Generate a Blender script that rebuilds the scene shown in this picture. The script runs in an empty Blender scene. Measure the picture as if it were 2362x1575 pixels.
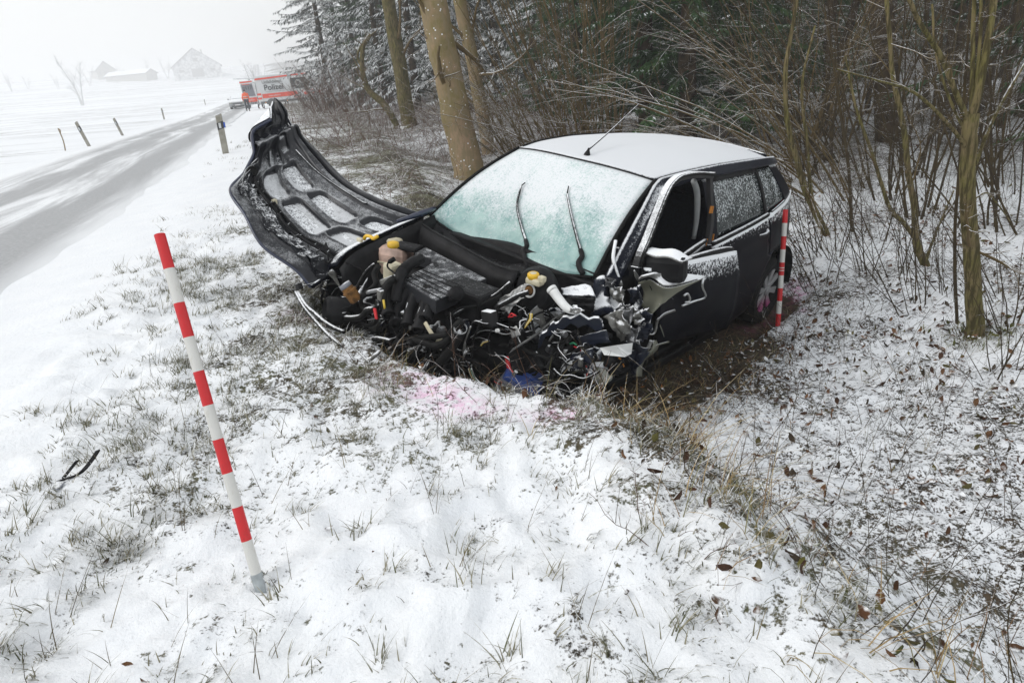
import bpy, math, numpy as np
from math import sin, cos, radians, pi
from mathutils import Vector, Matrix

# ------------------------------------------------------------------ camera, world, sun, exposure
SC = bpy.context.scene
COL = SC.collection
F_PX = 1575.0; PW, PH = 2362, 1575
PITCH, ROLL, CAM_Z = radians(21.8), radians(4.8), 1.5
_fw = np.array([0, cos(PITCH), -sin(PITCH)]); _r0 = np.array([1.0, 0, 0]); _u0 = np.cross(_r0, _fw)
C_RIGHT = _r0 * cos(ROLL) - _u0 * sin(ROLL); C_UP = np.cross(C_RIGHT, _fw); C_FW = _fw
C_POS = np.array([0, 0, CAM_Z])
cam_d = bpy.data.cameras.new('camera'); cam = bpy.data.objects.new('camera', cam_d); COL.objects.link(cam)
cam_d.sensor_fit = 'HORIZONTAL'; cam_d.sensor_width = 36; cam_d.lens = 36 * F_PX / PW
cam_d.clip_start = 0.05; cam_d.clip_end = 3000
_m = Matrix.Identity(4)
for i in range(3):
    _m[i][0] = C_RIGHT[i]; _m[i][1] = C_UP[i]; _m[i][2] = -C_FW[i]; _m[i][3] = C_POS[i]
cam.matrix_world = _m
SC.camera = cam

world = bpy.data.worlds.new('World'); SC.world = world; world.use_nodes = True
wn = world.node_tree.nodes; wl = world.node_tree.links; wn.clear()
sky = wn.new('ShaderNodeTexSky'); sky.sky_type = 'NISHITA'; sky.sun_disc = False
sky.sun_elevation = radians(42); sky.sun_rotation = radians(-70); sky.dust_density = 5; sky.air_density = 1
b1 = wn.new('ShaderNodeBackground'); b1.inputs[1].default_value = 0.02; wl.new(sky.outputs[0], b1.inputs[0])
b2 = wn.new('ShaderNodeBackground'); b2.inputs[0].default_value = (0.97, 0.99, 1.0, 1); b2.inputs[1].default_value = 0.84
ad = wn.new('ShaderNodeAddShader'); wl.new(b1.outputs[0], ad.inputs[0]); wl.new(b2.outputs[0], ad.inputs[1])
wo = wn.new('ShaderNodeOutputWorld'); wl.new(ad.outputs[0], wo.inputs[0])

sun_d = bpy.data.lights.new('sun', 'SUN'); sun_d.energy = 0.9; sun_d.angle = radians(22); sun_d.color = (1, 0.985, 0.96)
sun = bpy.data.objects.new('sun', sun_d); COL.objects.link(sun)
sun.rotation_euler = Vector((0.66, 0.30, -0.62)).to_track_quat('-Z', 'Y').to_euler()

SC.view_settings.view_transform = 'Standard'; SC.view_settings.look = 'None'
SC.view_settings.exposure = 0.11; SC.view_settings.gamma = 1.0; SC.view_settings.use_curve_mapping = False
cy = SC.cycles
cy.max_bounces = 6; cy.diffuse_bounces = 3; cy.glossy_bounces = 3; cy.transmission_bounces = 4
cy.volume_bounces = 2; cy.transparent_max_bounces = 8; cy.caustics_reflective = False; cy.caustics_refractive = False
try:
    cy.use_denoising = True; cy.denoiser = 'OPENIMAGEDENOISE'; cy.denoising_input_passes = 'RGB_ALBEDO_NORMAL'
    cy.use_adaptive_sampling = True; cy.adaptive_threshold = 0.015
    cy.sample_clamp_indirect = 6
except Exception:
    pass

# ------------------------------------------------------------------ pixel helpers (a pixel gives a direction only)
def ray(px, py):
    return C_RIGHT * ((px - PW / 2) / F_PX) - C_UP * ((py - PH / 2) / F_PX) + C_FW
def atd(px, py, depth): return C_POS + ray(px, py) * depth
def aty(px, py, Y):
    d = ray(px, py); return C_POS + d * ((Y - C_POS[1]) / d[1])
def atz(px, py, z):
    d = ray(px, py); return C_POS + d * ((z - C_POS[2]) / d[2])
def zoomer(x0, y0, s): return lambda x, y: (x0 + x / s, y0 + y / s)
Z1 = zoomer(500, 220, 3.267); Z2 = zoomer(660, 520, 3.733); Z3 = zoomer(1060, 560, 3.92); Z4 = zoomer(1380, 280, 3.137)
Z5 = zoomer(960, 290, 3.92)

# ------------------------------------------------------------------ numpy noise
def _hash(ix, iy, seed):
    h = (ix.astype(np.int64) * 374761393 + iy.astype(np.int64) * 668265263 + seed * 1442695041) & 0xFFFFFFFF
    h = ((h ^ (h >> 13)) * 1274126177) & 0xFFFFFFFF
    return ((h ^ (h >> 16)) & 0xFFFF) / 65535.0
def vnoise(x, y, seed=0):
    x = np.asarray(x, float); y = np.asarray(y, float)
    ix = np.floor(x); iy = np.floor(y); fx = x - ix; fy = y - iy
    fx = fx * fx * fx * (fx * (fx * 6 - 15) + 10); fy = fy * fy * fy * (fy * (fy * 6 - 15) + 10)
    ix = ix.astype(np.int64); iy = iy.astype(np.int64)
    a = _hash(ix, iy, seed); b = _hash(ix + 1, iy, seed); c = _hash(ix, iy + 1, seed); d = _hash(ix + 1, iy + 1, seed)
    return (a * (1 - fx) + b * fx) * (1 - fy) + (c * (1 - fx) + d * fx) * fy
def fbm(x, y, oct=4, seed=0, gain=0.5):
    v = 0; a = 1; s = 0
    for o in range(oct):
        v = v + a * vnoise(x * 2 ** o + 17.3 * o, y * 2 ** o - 9.1 * o, seed + o); s += a; a *= gain
    return v / s
def sst(x, a, b):
    t = np.clip((np.asarray(x, float) - a) / (b - a), 0, 1); return t * t * (3 - 2 * t)

# ------------------------------------------------------------------ object helpers
def tag(o, label=None, cat=None, group=None, kind=None):
    if label: o['label'] = label
    if cat: o['category'] = cat
    if group: o['group'] = group
    if kind: o['kind'] = kind
    return o
def empty(name, loc=(0, 0, 0), label=None, cat=None, group=None, rotz=0):
    o = bpy.data.objects.new(name, None); COL.objects.link(o); o.location = loc; o.rotation_euler = (0, 0, rotz)
    o.empty_display_size = 0.1
    return tag(o, label, cat, group)
def link(name, me, parent=None, mat=None):
    o = bpy.data.objects.new(name, me); COL.objects.link(o)
    if parent is not None: o.parent = parent
    if mat is not None:
        me.materials.clear()
        for m in (mat if isinstance(mat, (list, tuple)) else [mat]): me.materials.append(m)
    return o
def mesh_np(name, V, quads=None, tris=None, smooth=False, attrs=None, midx=None):
    V = np.ascontiguousarray(V, dtype=np.float32).reshape(-1, 3)
    me = bpy.data.meshes.new(name)
    idx = []; start = []; n = 0
    if quads is not None and len(quads):
        q = np.asarray(quads, dtype=np.int32).reshape(-1, 4); idx.append(q.ravel()); start.append(np.arange(len(q)) * 4); n = q.size
    if tris is not None and len(tris):
        t = np.asarray(tris, dtype=np.int32).reshape(-1, 3); idx.append(t.ravel()); start.append(n + np.arange(len(t)) * 3)
    idx = np.concatenate(idx); start = np.concatenate(start).astype(np.int32)
    me.vertices.add(len(V)); me.vertices.foreach_set('co', V.ravel())
    me.loops.add(len(idx)); me.loops.foreach_set('vertex_index', idx.astype(np.int32))
    me.polygons.add(len(start)); me.polygons.foreach_set('loop_start', start)
    if smooth: me.polygons.foreach_set('use_smooth', np.ones(len(start), dtype=bool))
    if midx is not None: me.polygons.foreach_set('material_index', np.asarray(midx, dtype=np.int32))
    for k, a in (attrs or {}).items():
        a = np.asarray(a, dtype=np.float32)
        if a.ndim == 1:
            at = me.attributes.new(k, 'FLOAT', 'POINT'); at.data.foreach_set('value', a)
        else:
            at = me.attributes.new(k, 'FLOAT_COLOR', 'POINT')
            if a.shape[1] == 3: a = np.concatenate([a, np.ones((len(a), 1), np.float32)], 1)
            at.data.foreach_set('color', np.ascontiguousarray(a).ravel())
    me.update(calc_edges=True); me.validate()
    return me
def mk(name, V, quads=None, tris=None, mat=None, parent=None, smooth=False, attrs=None, midx=None):
    return link(name, mesh_np(name, V, quads, tris, smooth, attrs, midx), parent, mat)
def mkp(name, V, faces, mat=None, parent=None, smooth=False, bevel=0, solid=0, subsurf=0):
    me = bpy.data.meshes.new(name); me.from_pydata([tuple(map(float, v)) for v in V], [], [tuple(f) for f in faces]); me.update()
    if smooth: me.polygons.foreach_set('use_smooth', np.ones(len(me.polygons), dtype=bool))
    o = link(name, me, parent, mat)
    return mods(o, bevel, solid, subsurf)
def mods(o, bevel=0, solid=0, subsurf=0, segs=2):
    if solid:
        m = o.modifiers.new('solid', 'SOLIDIFY'); m.thickness = solid; m.offset = -1
    if bevel:
        m = o.modifiers.new('bevel', 'BEVEL'); m.width = bevel; m.segments = segs; m.limit_method = 'ANGLE'; m.angle_limit = radians(35)
    if subsurf:
        m = o.modifiers.new('sub', 'SUBSURF'); m.levels = subsurf; m.render_levels = subsurf
    return o
def gridq(nu, nv, off=0):
    i = np.arange(nu - 1)[:, None]; j = np.arange(nv - 1)[None, :]
    a = i * nv + j
    return (np.stack([a, a + nv, a + nv + 1, a + 1], -1).reshape(-1, 4) + off)
def surf(name, P, mat=None, parent=None, smooth=True, solid=0, bevel=0, attrs=None, keep=None):
    P = np.asarray(P, float); nu, nv = P.shape[:2]; q = gridq(nu, nv)
    if keep is not None: q = q[keep.ravel()]
    o = mk(name, P.reshape(-1, 3), quads=q, mat=mat, parent=parent, smooth=smooth, attrs=attrs)
    return mods(o, bevel, solid)
def catmull(P, n):
    P = np.asarray(P, float); m = len(P)
    if m < 3: return P[0] + (P[-1] - P[0]) * np.linspace(0, 1, n)[:, None]
    Q = np.concatenate([[2 * P[0] - P[1]], P, [2 * P[-1] - P[-2]]]); t = np.linspace(0, m - 1 - 1e-9, n); i = t.astype(int); f = (t - i)[:, None]
    a, b, c, d = Q[i], Q[i + 1], Q[i + 2], Q[i + 3]
    return 0.5 * (2 * b + (c - a) * f + (2 * a - 5 * b + 4 * c - d) * f ** 2 + (3 * b - a - 3 * c + d) * f ** 3)
def tubes(P, R, k=4, caps=False):
    """P (n,m,3) polylines, R (n,m) radii -> V, quads"""
    P = np.asarray(P, float); R = np.asarray(R, float); n, m = P.shape[:2]
    T = np.gradient(P, axis=1); T /= np.linalg.norm(T, axis=2, keepdims=True) + 1e-9
    tm = T.mean(1); ref = np.zeros((n, 3)); ref[np.arange(n), np.abs(tm).argmin(1)] = 1
    A = np.cross(T, ref[:, None, :]); A /= np.linalg.norm(A, axis=2, keepdims=True) + 1e-9; B = np.cross(T, A)
    an = np.arange(k) * 2 * pi / k
    V = P[:, :, None, :] + R[:, :, None, None] * (A[:, :, None, :] * np.cos(an)[None, None, :, None] + B[:, :, None, :] * np.sin(an)[None, None, :, None])
    base = (np.arange(n) * m * k)[:, None, None] + (np.arange(m - 1) * k)[None, :, None]
    j = np.arange(k)[None, None, :]; j2 = (j + 1) % k
    q = np.stack([base + j, base + j2, base + k + j2, base + k + j], -1).reshape(-1, 4)
    return V.reshape(-1, 3), q
def tube(name, pts, r, mat, parent=None, k=8, n=None, smooth=True, cap=True):
    P = catmull(pts, n or max(2, len(pts) * 4 - 3)) if len(pts) > 2 else np.asarray(pts, float)
    m = len(P); rr = np.interp(np.linspace(0, 1, m), np.linspace(0, 1, len(r)), r) if np.ndim(r) else np.full(m, r)
    V, q = tubes(P[None], rr[None], k)
    if cap:
        nb = len(V); V = np.concatenate([V, P[:1], P[-1:]])
        j = np.arange(k); j2 = (j + 1) % k
        t = np.concatenate([np.stack([np.full(k, nb), j2, j], 1), np.stack([np.full(k, nb + 1), (m - 1) * k + j, (m - 1) * k + j2], 1)])
        return mk(name, V, q, t, mat, parent, smooth)
    return mk(name, V, q, None, mat, parent, smooth)
def lathe(name, prof, o, ax, mat, parent=None, n=20, smooth=True, ref=None):
    """prof [(r, h)] about axis ax from origin o"""
    ax = np.asarray(ax, float); ax = ax / np.linalg.norm(ax)
    ref = np.array([0, 0, 1.0]) if abs(ax[2]) < 0.9 else np.array([1.0, 0, 0])
    a = np.cross(ax, ref); a /= np.linalg.norm(a); b = np.cross(ax, a); an = np.arange(n) * 2 * pi / n
    ring = a[None] * np.cos(an)[:, None] + b[None] * np.sin(an)[:, None]
    V = np.concatenate([np.asarray(o, float) + ring * max(r, 1e-5) + ax * h for r, h in prof])
    q = []
    for i in range(len(prof) - 1):
        j = np.arange(n); j2 = (j + 1) % n; q.append(np.stack([i * n + j, i * n + j2, (i + 1) * n + j2, (i + 1) * n + j], 1))
    ob = mk(name, V, np.concatenate(q), None, mat, parent, smooth)
    if smooth:
        m = ob.modifiers.new('e', 'EDGE_SPLIT'); m.split_angle = radians(40)
    return ob
_BXF = [(0, 3, 2, 1), (4, 5, 6, 7), (0, 1, 5, 4), (1, 2, 6, 5), (2, 3, 7, 6), (3, 0, 4, 7)]
def bx(name, c, size, mat, parent=None, rot=None, bevel=0.004, taper=1.0):
    sx, sy, sz = np.array(size) / 2; t = taper
    V = np.array([(-sx, -sy, -sz), (sx, -sy, -sz), (sx, sy, -sz), (-sx, sy, -sz), (-sx * t, -sy * t, sz), (sx * t, -sy * t, sz), (sx * t, sy * t, sz), (-sx * t, sy * t, sz)])
    if rot is not None:
        M = np.array(rot.to_matrix() if hasattr(rot, 'to_matrix') else rot); V = V @ M.T
    return mkp(name, V + np.asarray(c, float), _BXF, mat, parent, bevel=bevel)
def prism(name, poly, off, mat, parent=None, bevel=0, smooth=False):
    """poly (n,3) extruded by vector off"""
    P = np.asarray(poly, float); n = len(P); V = np.concatenate([P, P + np.asarray(off, float)])
    f = [tuple(range(n))[::-1], tuple(range(n, 2 * n))] + [(i, (i + 1) % n, n + (i + 1) % n, n + i) for i in range(n)]
    return mkp(name, V, f, mat, parent, bevel=bevel, smooth=smooth)

# ------------------------------------------------------------------ materials
class NT:
    def __init__(s, name):
        s.m = bpy.data.materials.new(name); s.m.use_nodes = True; s.t = s.m.node_tree; s.t.nodes.clear(); s.n = s.t.nodes
        s.out = s.n.new('ShaderNodeOutputMaterial'); s.p = s.n.new('ShaderNodeBsdfPrincipled'); s.t.links.new(s.p.outputs[0], s.out.inputs[0])
    def l(s, a, b): s.t.links.new(a, b)
    def set(s, sock, v):
        if hasattr(v, 'is_output'): s.l(v, sock)
        else:
            if isinstance(v, (tuple, list)) and len(v) == 3 and sock.type == 'RGBA': v = (*v, 1)
            sock.default_value = v
    def pin(s, **k):
        for n, v in k.items(): s.set(s.p.inputs[n.replace('_', ' ')], v)
    def math(s, op, a, b=0.5, clamp=False):
        n = s.n.new('ShaderNodeMath'); n.operation = op; n.use_clamp = clamp; s.set(n.inputs[0], a); s.set(n.inputs[1], b); return n.outputs[0]
    def coord(s, which='Object', scale=None, rot=None):
        c = s.n.new('ShaderNodeTexCoord').outputs[which]
        if scale is not None or rot is not None:
            mp = s.n.new('ShaderNodeMapping'); s.l(c, mp.inputs[0])
            if scale is not None: mp.inputs['Scale'].default_value = scale
            if rot is not None: mp.inputs['Rotation'].default_value = rot
            c = mp.outputs[0]
        return c
    def noise(s, vec, scale, detail=3, rough=0.55, dist=0):
        n = s.n.new('ShaderNodeTexNoise'); s.l(vec, n.inputs['Vector']); n.inputs['Scale'].default_value = scale
        n.inputs['Detail'].default_value = detail; n.inputs['Roughness'].default_value = rough; n.inputs['Distortion'].default_value = dist
        return n.outputs['Fac']
    def vor(s, vec, scale, feature='F1'):
        n = s.n.new('ShaderNodeTexVoronoi'); s.l(vec, n.inputs['Vector']); n.inputs['Scale'].default_value = scale; n.feature = feature
        return n.outputs['Distance']
    def ss(s, v, a, b, lo=0.0, hi=1.0):
        n = s.n.new('ShaderNodeMapRange'); n.interpolation_type = 'SMOOTHSTEP'; s.set(n.inputs['Value'], v)
        s.set(n.inputs['From Min'], a); s.set(n.inputs['From Max'], b); s.set(n.inputs['To Min'], lo); s.set(n.inputs['To Max'], hi); return n.outputs[0]
    def mix(s, f, a, b):
        n = s.n.new('ShaderNodeMix'); n.data_type = 'RGBA'; s.set(n.inputs[0], f); s.set(n.inputs[6], a); s.set(n.inputs[7], b); return n.outputs[2]
    def attr(s, name, out='Fac'):
        n = s.n.new('ShaderNodeAttribute'); n.attribute_name = name; return n.outputs[out]
    def nz(s):
        g = s.n.new('ShaderNodeNewGeometry'); x = s.n.new('ShaderNodeSeparateXYZ'); s.l(g.outputs['Normal'], x.inputs[0]); return x.outputs
    def bump(s, h, strength=0.3, dist=0.01):
        b = s.n.new('ShaderNodeBump'); s.set(b.inputs['Height'], h); b.inputs['Strength'].default_value = strength; b.inputs['Distance'].default_value = dist
        s.l(b.outputs[0], s.p.inputs['Normal']); return b
SNOW = (0.87, 0.89, 0.91)
def plain(name, col, rough=0.6, metal=0.0, var=0.15, scale=14, bump=0.0, spec=0.5, coat=0):
    t = NT(name); c = t.coord()
    n = t.noise(c, scale, 4)
    f = t.ss(n, 0.3, 0.7, 1 - var, 1 + var)
    mx = t.n.new('ShaderNodeMix'); mx.data_type = 'RGBA'; mx.blend_type = 'MULTIPLY'; mx.inputs[0].default_value = 1
    t.set(mx.inputs[6], col); cb = t.n.new('ShaderNodeCombineColor'); [t.l(f, cb.inputs[i]) for i in range(3)]; t.l(cb.outputs[0], mx.inputs[7])
    t.pin(Base_Color=mx.outputs[2], Roughness=rough, Metallic=metal)
    t.p.inputs['Specular IOR Level'].default_value = spec
    if coat: t.p.inputs['Coat Weight'].default_value = coat
    if bump: t.bump(t.noise(c, scale * 3, 4), bump, 0.004)
    return t.m
def snowy(name, col, rough=0.4, metal=0.0, lo=0.45, hi=0.8, amp=0.5, scale=45, col2=None, cscale=8, spec=0.5, coat=0, snow=SNOW, fine=220, wind=0.0, bump=0.15, zg=None):
    """base surface with a dusting of snow that lies on whatever faces up (and, with wind, towards the weather side)"""
    t = NT(name); c = t.coord(); nn = t.nz()
    up = nn[2]
    if wind:
        up = t.math('ADD', up, t.math('MULTIPLY', nn[0], -wind))
    if zg:
        x = t.n.new('ShaderNodeSeparateXYZ'); t.l(c, x.inputs[0]); up = t.math('ADD', up, t.ss(x.outputs[2], zg[0], zg[1], 0.0, zg[2]))
    n1 = t.noise(c, scale, 5, 0.65); n2 = t.noise(c, fine, 2, 0.5)
    nm = t.math('ADD', t.math('MULTIPLY', n1, 0.55), t.math('MULTIPLY', n2, 0.45))
    v = t.math('ADD', up, t.math('MULTIPLY', t.math('SUBTRACT', nm, 0.5), amp * 2))
    f = t.ss(v, lo, hi)
    base = col if col2 is None else t.mix(t.ss(t.noise(c, cscale, 4), 0.35, 0.65), col, col2)
    t.pin(Base_Color=t.mix(f, base, snow), Roughness=t.ss(f, 0, 1, rough, 0.85), Metallic=t.ss(f, 0.0, 0.6, metal, 0.0))
    t.p.inputs['Specular IOR Level'].default_value = spec
    if coat: t.pin(Coat_Weight=t.ss(f, 0, 0.5, coat, 0.0)); t.p.inputs['Coat Roughness'].default_value = 0.12
    if bump: t.bump(t.math('ADD', nm, f), bump, 0.004)
    return t.m
def attrcol(name, rough=0.8, snowlo=None, snowhi=None, amp=0.4, scale=30):
    t = NT(name); col = t.attr('Col', 'Color')
    if snowlo is not None:
        c = t.coord(); v = t.math('ADD', t.nz()[2], t.math('MULTIPLY', t.math('SUBTRACT', t.noise(c, scale, 3), 0.5), amp * 2))
        col = t.mix(t.ss(v, snowlo, snowhi), col, SNOW)
    t.pin(Base_Color=col, Roughness=rough); t.p.inputs['Specular IOR Level'].default_value = 0.25
    return t.m

# ------------------------------------------------------------------ the lie of the land
NV = np.array([0.957, 0.29]); DV = np.array([-0.29, 0.957])       # across / along the road
CAR_R = np.array([[-0.7005321, 0.6997769, 0.1398822], [-0.7123580, -0.6973828, -0.0787613], [0.0424361, -0.1548211, 0.9870307]])
CAR_T = np.array([1.35324, 5.65550, -0.54056])
def st(x, y): return NV[0] * x + NV[1] * y, DV[0] * x + DV[1] * y
def from_st(s, t): return NV[0] * s + DV[0] * t, NV[1] * s + DV[1] * t
def hill(t): return 12.6 * (np.clip(t - 120, 0, 400) / 360) ** 2.8
def crest(t): return np.interp(t, [0, 1, 1.5, 2.05, 2.3, 2.6, 2.9, 3.2, 3.6, 4, 4.7, 5.5, 6.5, 8, 12, 30, 60], [.95, .95, 1.0, 1.05, .92, .70, .45, .30, .18, .08, -.05, .2, .9, 1.4, 1.9, 3.0, 5])
def bankw(t): return np.interp(t, [1.5, 2.4, 5.2, 7], [1.15, .55, .55, 1.15])
def ground_smooth(x, y):
    s, t = st(x, y)
    z = 0.20 - 0.15 * sst(t, 3, 18) - 0.28 * sst(t, 20, 70) + hill(t)
    z = z - 0.07 * sst(-s, 1.0, 2.4)                                # the road lies a little lower than the verge
    fl = np.interp(t, [-5, 2, 3, 5, 7, 12, 25, 60, 90], [.62, .62, .70, .80, .60, .26, .22, .2, .1])
    sc = crest(t)
    z = z - fl * sst(s, sc, sc + bankw(t)) + 0.22 * sst(s, 3.1, 5.0)
    z = z + 0.10 * (fbm(x * .35, y * .35, 3, 5) - .5) * sst(s, 2, 5) + 0.5 * (fbm(x * .05, y * .05, 3, 8) - .5) * sst(np.hypot(x, y), 15, 60) * sst(np.abs(s + 4.3), 4, 12)
    return z
def car_xy(x, y, z=-0.2):
    p = np.stack([x - CAR_T[0], y - CAR_T[1], np.zeros_like(np.asarray(x, float)) + z - CAR_T[2]], -1) @ CAR_R
    return p[..., 0], p[..., 1]
def footprint(x, y):
    cx, cy = car_xy(x, y)
    return sst(cx, -1.0, -.7) * sst(-cx, -3.05, -2.7) * sst(cy, -.98, -.78) * sst(-cy, -.98, -.78)
def ground(x, y):
    x = np.asarray(x, float); y = np.asarray(y, float); s, t = st(x, y)
    z = ground_smooth(x, y)
    off = sst(np.abs(s + 4.35), 2.25, 3.3)                            # nothing rough on the road
    near = np.exp(-np.hypot(x, y) / 14)
    lump = (fbm(x * 2.1, y * 2.1, 4, 21) - .5) * .13 + (fbm(x * 7, y * 7, 3, 31) - .5) * .085 + (fbm(x * 16, y * 16, 3, 41, .6) - .5) * .040
    tuft = sst(fbm(x * 3.3, y * 3.3, 3, 77), .56, .72) * .035
    z = z + off * near * (lump + tuft)
    m = footprint(x, y)
    cz = CAR_T[2] + (-(x - CAR_T[0]) * CAR_R[0, 2] - (y - CAR_T[1]) * CAR_R[1, 2]) / CAR_R[2, 2] + 0.03
    z = z * (1 - m) + np.minimum(z, cz) * m
    for (px, py, r, d) in ((-0.60, 1.42, .035, .04), (-0.775, 1.578, .035, .035), (-0.16, 1.30, .05, .02)):        # poked holes in the snow
        z = z - d * np.exp(-((x - px) ** 2 + (y - py) ** 2) / r ** 2 * 2)
    return z
def gz(x, y): return float(ground(np.array([x]), np.array([y]))[0])
def on_ground(px, py, it=12):
    """march a pixel's ray down to the land"""
    d = ray(px, py); k = 1.0; lo = 0.3; hi = None
    for k in np.concatenate([np.arange(.6, 12, .05), np.arange(12, 120, .3), np.arange(120, 600, 2)]):
        p = C_POS + d * k
        if p[2] < ground_smooth(p[0], p[1]): hi = k; break
        lo = k
    if hi is None: return C_POS + d * 300
    for _ in range(20):
        k = (lo + hi) / 2; p = C_POS + d * k
        if p[2] < gz(p[0], p[1]): hi = k
        else: lo = k
    return C_POS + d * hi
def axis(lo_f, hi_f, step, lo, hi, g):
    a = list(np.arange(lo_f, hi_f, step)); st_ = step
    while a[-1] < hi: st_ = min(st_ * g, 25); a.append(a[-1] + st_)
    st_ = step; b = []
    c = lo_f
    while c > lo: st_ = min(st_ * g, 25); c -= st_; b.append(c)
    return np.array(b[::-1] + a)

PINK = [(Z2(230, 760), .20, .9), (Z2(120, 800), .14, .45), (Z2(340, 735), .12, .9), (Z2(880, 1260), .14, .5), (Z2(1010, 1340), .2, .7), (Z2(1250, 1440), .16, .95), (Z2(1420, 1510), .16, .95),
        ((1068, 938), .14, 1.0), ((1105, 940), .12, .8), ((1215, 962), .12, .45), ((1290, 958), .10, 1.2), ((1320, 962), .07, 1.1), ((1010, 900), .10, .6),
        ((1838, 655), .14, 1.4), ((1800, 690), .12, 1.3), ((1760, 720), .12, 1.3), ((1722, 745), .12, .9), ((1850, 715), .08, .8)]
def build_ground():
    xs = axis(-2.0, 2.4, .0235, -700, 700, 1.048); ys = axis(.7, 4.2, .0235, -60, 700, 1.042)
    X, Y = np.meshgrid(xs, ys, indexing='ij'); Z = ground(X, Y)
    s, t = st(X, Y)
    patch = fbm(X * 1.3, Y * 1.3, 4, 51); cr = crest(t)
    soil = np.full_like(X, .60)
    soil = soil + (patch - .5) * .55
    soil = soil * (.10 + .90 * sst(s, -1.6, -.2))                      # clean snow along the road
    soil = soil + (.02 + .09 * sst(t, 1.6, 2.4)) * np.exp(-((s - cr - .1) / .30) ** 2) - .06 * sst(-t, -1.9, -1.2) * np.exp(-((s - cr) / .6) ** 2)
    wd = sst(s, cr + .2, cr + .7); soil = soil * (1 - wd) + (.57 + (patch - .5) * .45) * wd
    soil = soil - .07 * np.exp(-((s - .55) / .5) ** 2) * sst(-t, -2.6, -1.0)   # thick clean snow on the bank
    soil = soil + .16 * sst(t, 6.5, 8.5) * sst(s, .4, 1.4)
    fp = footprint(X, Y) * sst(footprint(X, Y) + (fbm(X * 4, Y * 4, 3, 95) - .5) * .9, .35, .75); soil = np.clip(soil, 0, .9); soil = soil * (1 - fp) + 1.3 * fp
    cx, cy_ = car_xy(X, Y)
    side = sst(cx, -.3, .6) * sst(-cx, -2.9, -2.2) * sst(cy_, .7, .85) * sst(-cy_, -1.55, -1.0)
    soil = np.maximum(soil, side * 1.1 * sst(fbm(X * 2.5, Y * 2.5, 3, 91) + side * .5, .45, .85))
    road = sst(-np.abs(s + 4.35), -2.5, -2.2); soil = soil * (1 - road)
    field = sst(-s, 6.8, 9)
    pink = np.zeros_like(X)
    for (p, r, a) in PINK:
        g = on_ground(*p); pink = np.maximum(pink, a * np.exp(-((X - g[0]) ** 2 + (Y - g[1]) ** 2) / (r * .72) ** 2))
    yel = np.zeros_like(X); g = on_ground(*Z2(800, 1205)); yel = np.exp(-((X - g[0]) ** 2 + (Y - g[1]) ** 2) / .06 ** 2)
    V = np.stack([X, Y, Z], -1).reshape(-1, 3)
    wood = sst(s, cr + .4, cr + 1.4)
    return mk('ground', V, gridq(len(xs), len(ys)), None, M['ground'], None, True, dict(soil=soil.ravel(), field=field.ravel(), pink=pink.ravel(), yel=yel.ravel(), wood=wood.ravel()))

def mat_ground():
    t = NT('snow_ground'); c = t.coord(); soil = t.attr('soil'); field = t.attr('field'); wood = t.attr('wood')
    a = t.noise(c, 7, 6, .62); b = t.noise(c, 34, 5, .65); d = t.noise(c, 110, 3, .6)
    n = t.math('ADD', t.math('ADD', t.math('MULTIPLY', a, .36), t.math('MULTIPLY', b, .38)), t.math('MULTIPLY', d, .26))
    nw = t.math('ADD', t.math('ADD', t.math('MULTIPLY', a, .20), t.math('MULTIPLY', b, .44)), t.math('MULTIPLY', d, .36)); n = t.math('ADD', t.math('MULTIPLY', n, t.math('SUBTRACT', 1.0, wood)), t.math('MULTIPLY', nw, wood))
    thr = t.math('SUBTRACT', .735, t.math('MULTIPLY', soil, .40))
    thr2 = t.math('ADD', thr, .07)
    m = t.ss(n, thr, thr2)
    soilc = t.mix(t.ss(t.noise(c, 22, 4), .35, .65), (.030, .025, .017), (.085, .068, .040))
    green = t.mix(t.ss(t.noise(c, 60, 3), .4, .6), (.075, .080, .040), (.16, .15, .095))
    leafy = t.mix(t.ss(t.noise(c, 45, 3), .4, .62), (.025, .019, .013), (.080, .052, .030))
    dirt = t.mix(t.ss(t.noise(c, 3, 3), .42, .6), soilc, green)
    dirt = t.mix(wood, dirt, t.mix(t.ss(t.noise(c, 6, 2), .4, .6), leafy, soilc))
    # field: stubble drawn out along the contour, only partly snowed in
    cf = t.coord('Object', (0.12, 0.9, 1), (0, 0, radians(-17)))
    fs = t.math('MULTIPLY', t.math('ADD', t.noise(cf, 2.2, 5, .7), t.math('MULTIPLY', t.noise(c, 9, 3), .35)), 1)
    band = t.noise(t.coord('Object', (.01, .10, 1), (0, 0, radians(-17))), 1.0, 2)
    fm = t.math('MULTIPLY', t.math('MULTIPLY', t.ss(fs, .62, .86), t.ss(band, .40, .56)), t.math('MULTIPLY', field, .75))
    m = t.math('MAXIMUM', m, fm)
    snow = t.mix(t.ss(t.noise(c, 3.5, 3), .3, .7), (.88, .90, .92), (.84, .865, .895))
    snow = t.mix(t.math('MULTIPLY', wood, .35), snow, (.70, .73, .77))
    pn = t.math('MULTIPLY', t.attr('pink'), t.ss(t.noise(c, 20, 5, .7), .38, .60))
    snow = t.mix(t.math('MULTIPLY', pn, .55, True), snow, (.88, .36, .66))
    snow = t.mix(t.math('MULTIPLY', t.attr('yel'), t.ss(b, .4, .7)), snow, (.80, .68, .25))
    dirt = t.mix(t.math('MULTIPLY', pn, .25, True), dirt, (.45, .04, .22))
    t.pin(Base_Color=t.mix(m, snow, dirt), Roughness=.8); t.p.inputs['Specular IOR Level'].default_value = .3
    h = t.math('ADD', t.math('MULTIPLY', b, .6), t.math('MULTIPLY', d, .12)); h = t.math('SUBTRACT', h, t.math('MULTIPLY', m, .22))
    t.bump(h, .8, .02)
    return t.m

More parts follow.
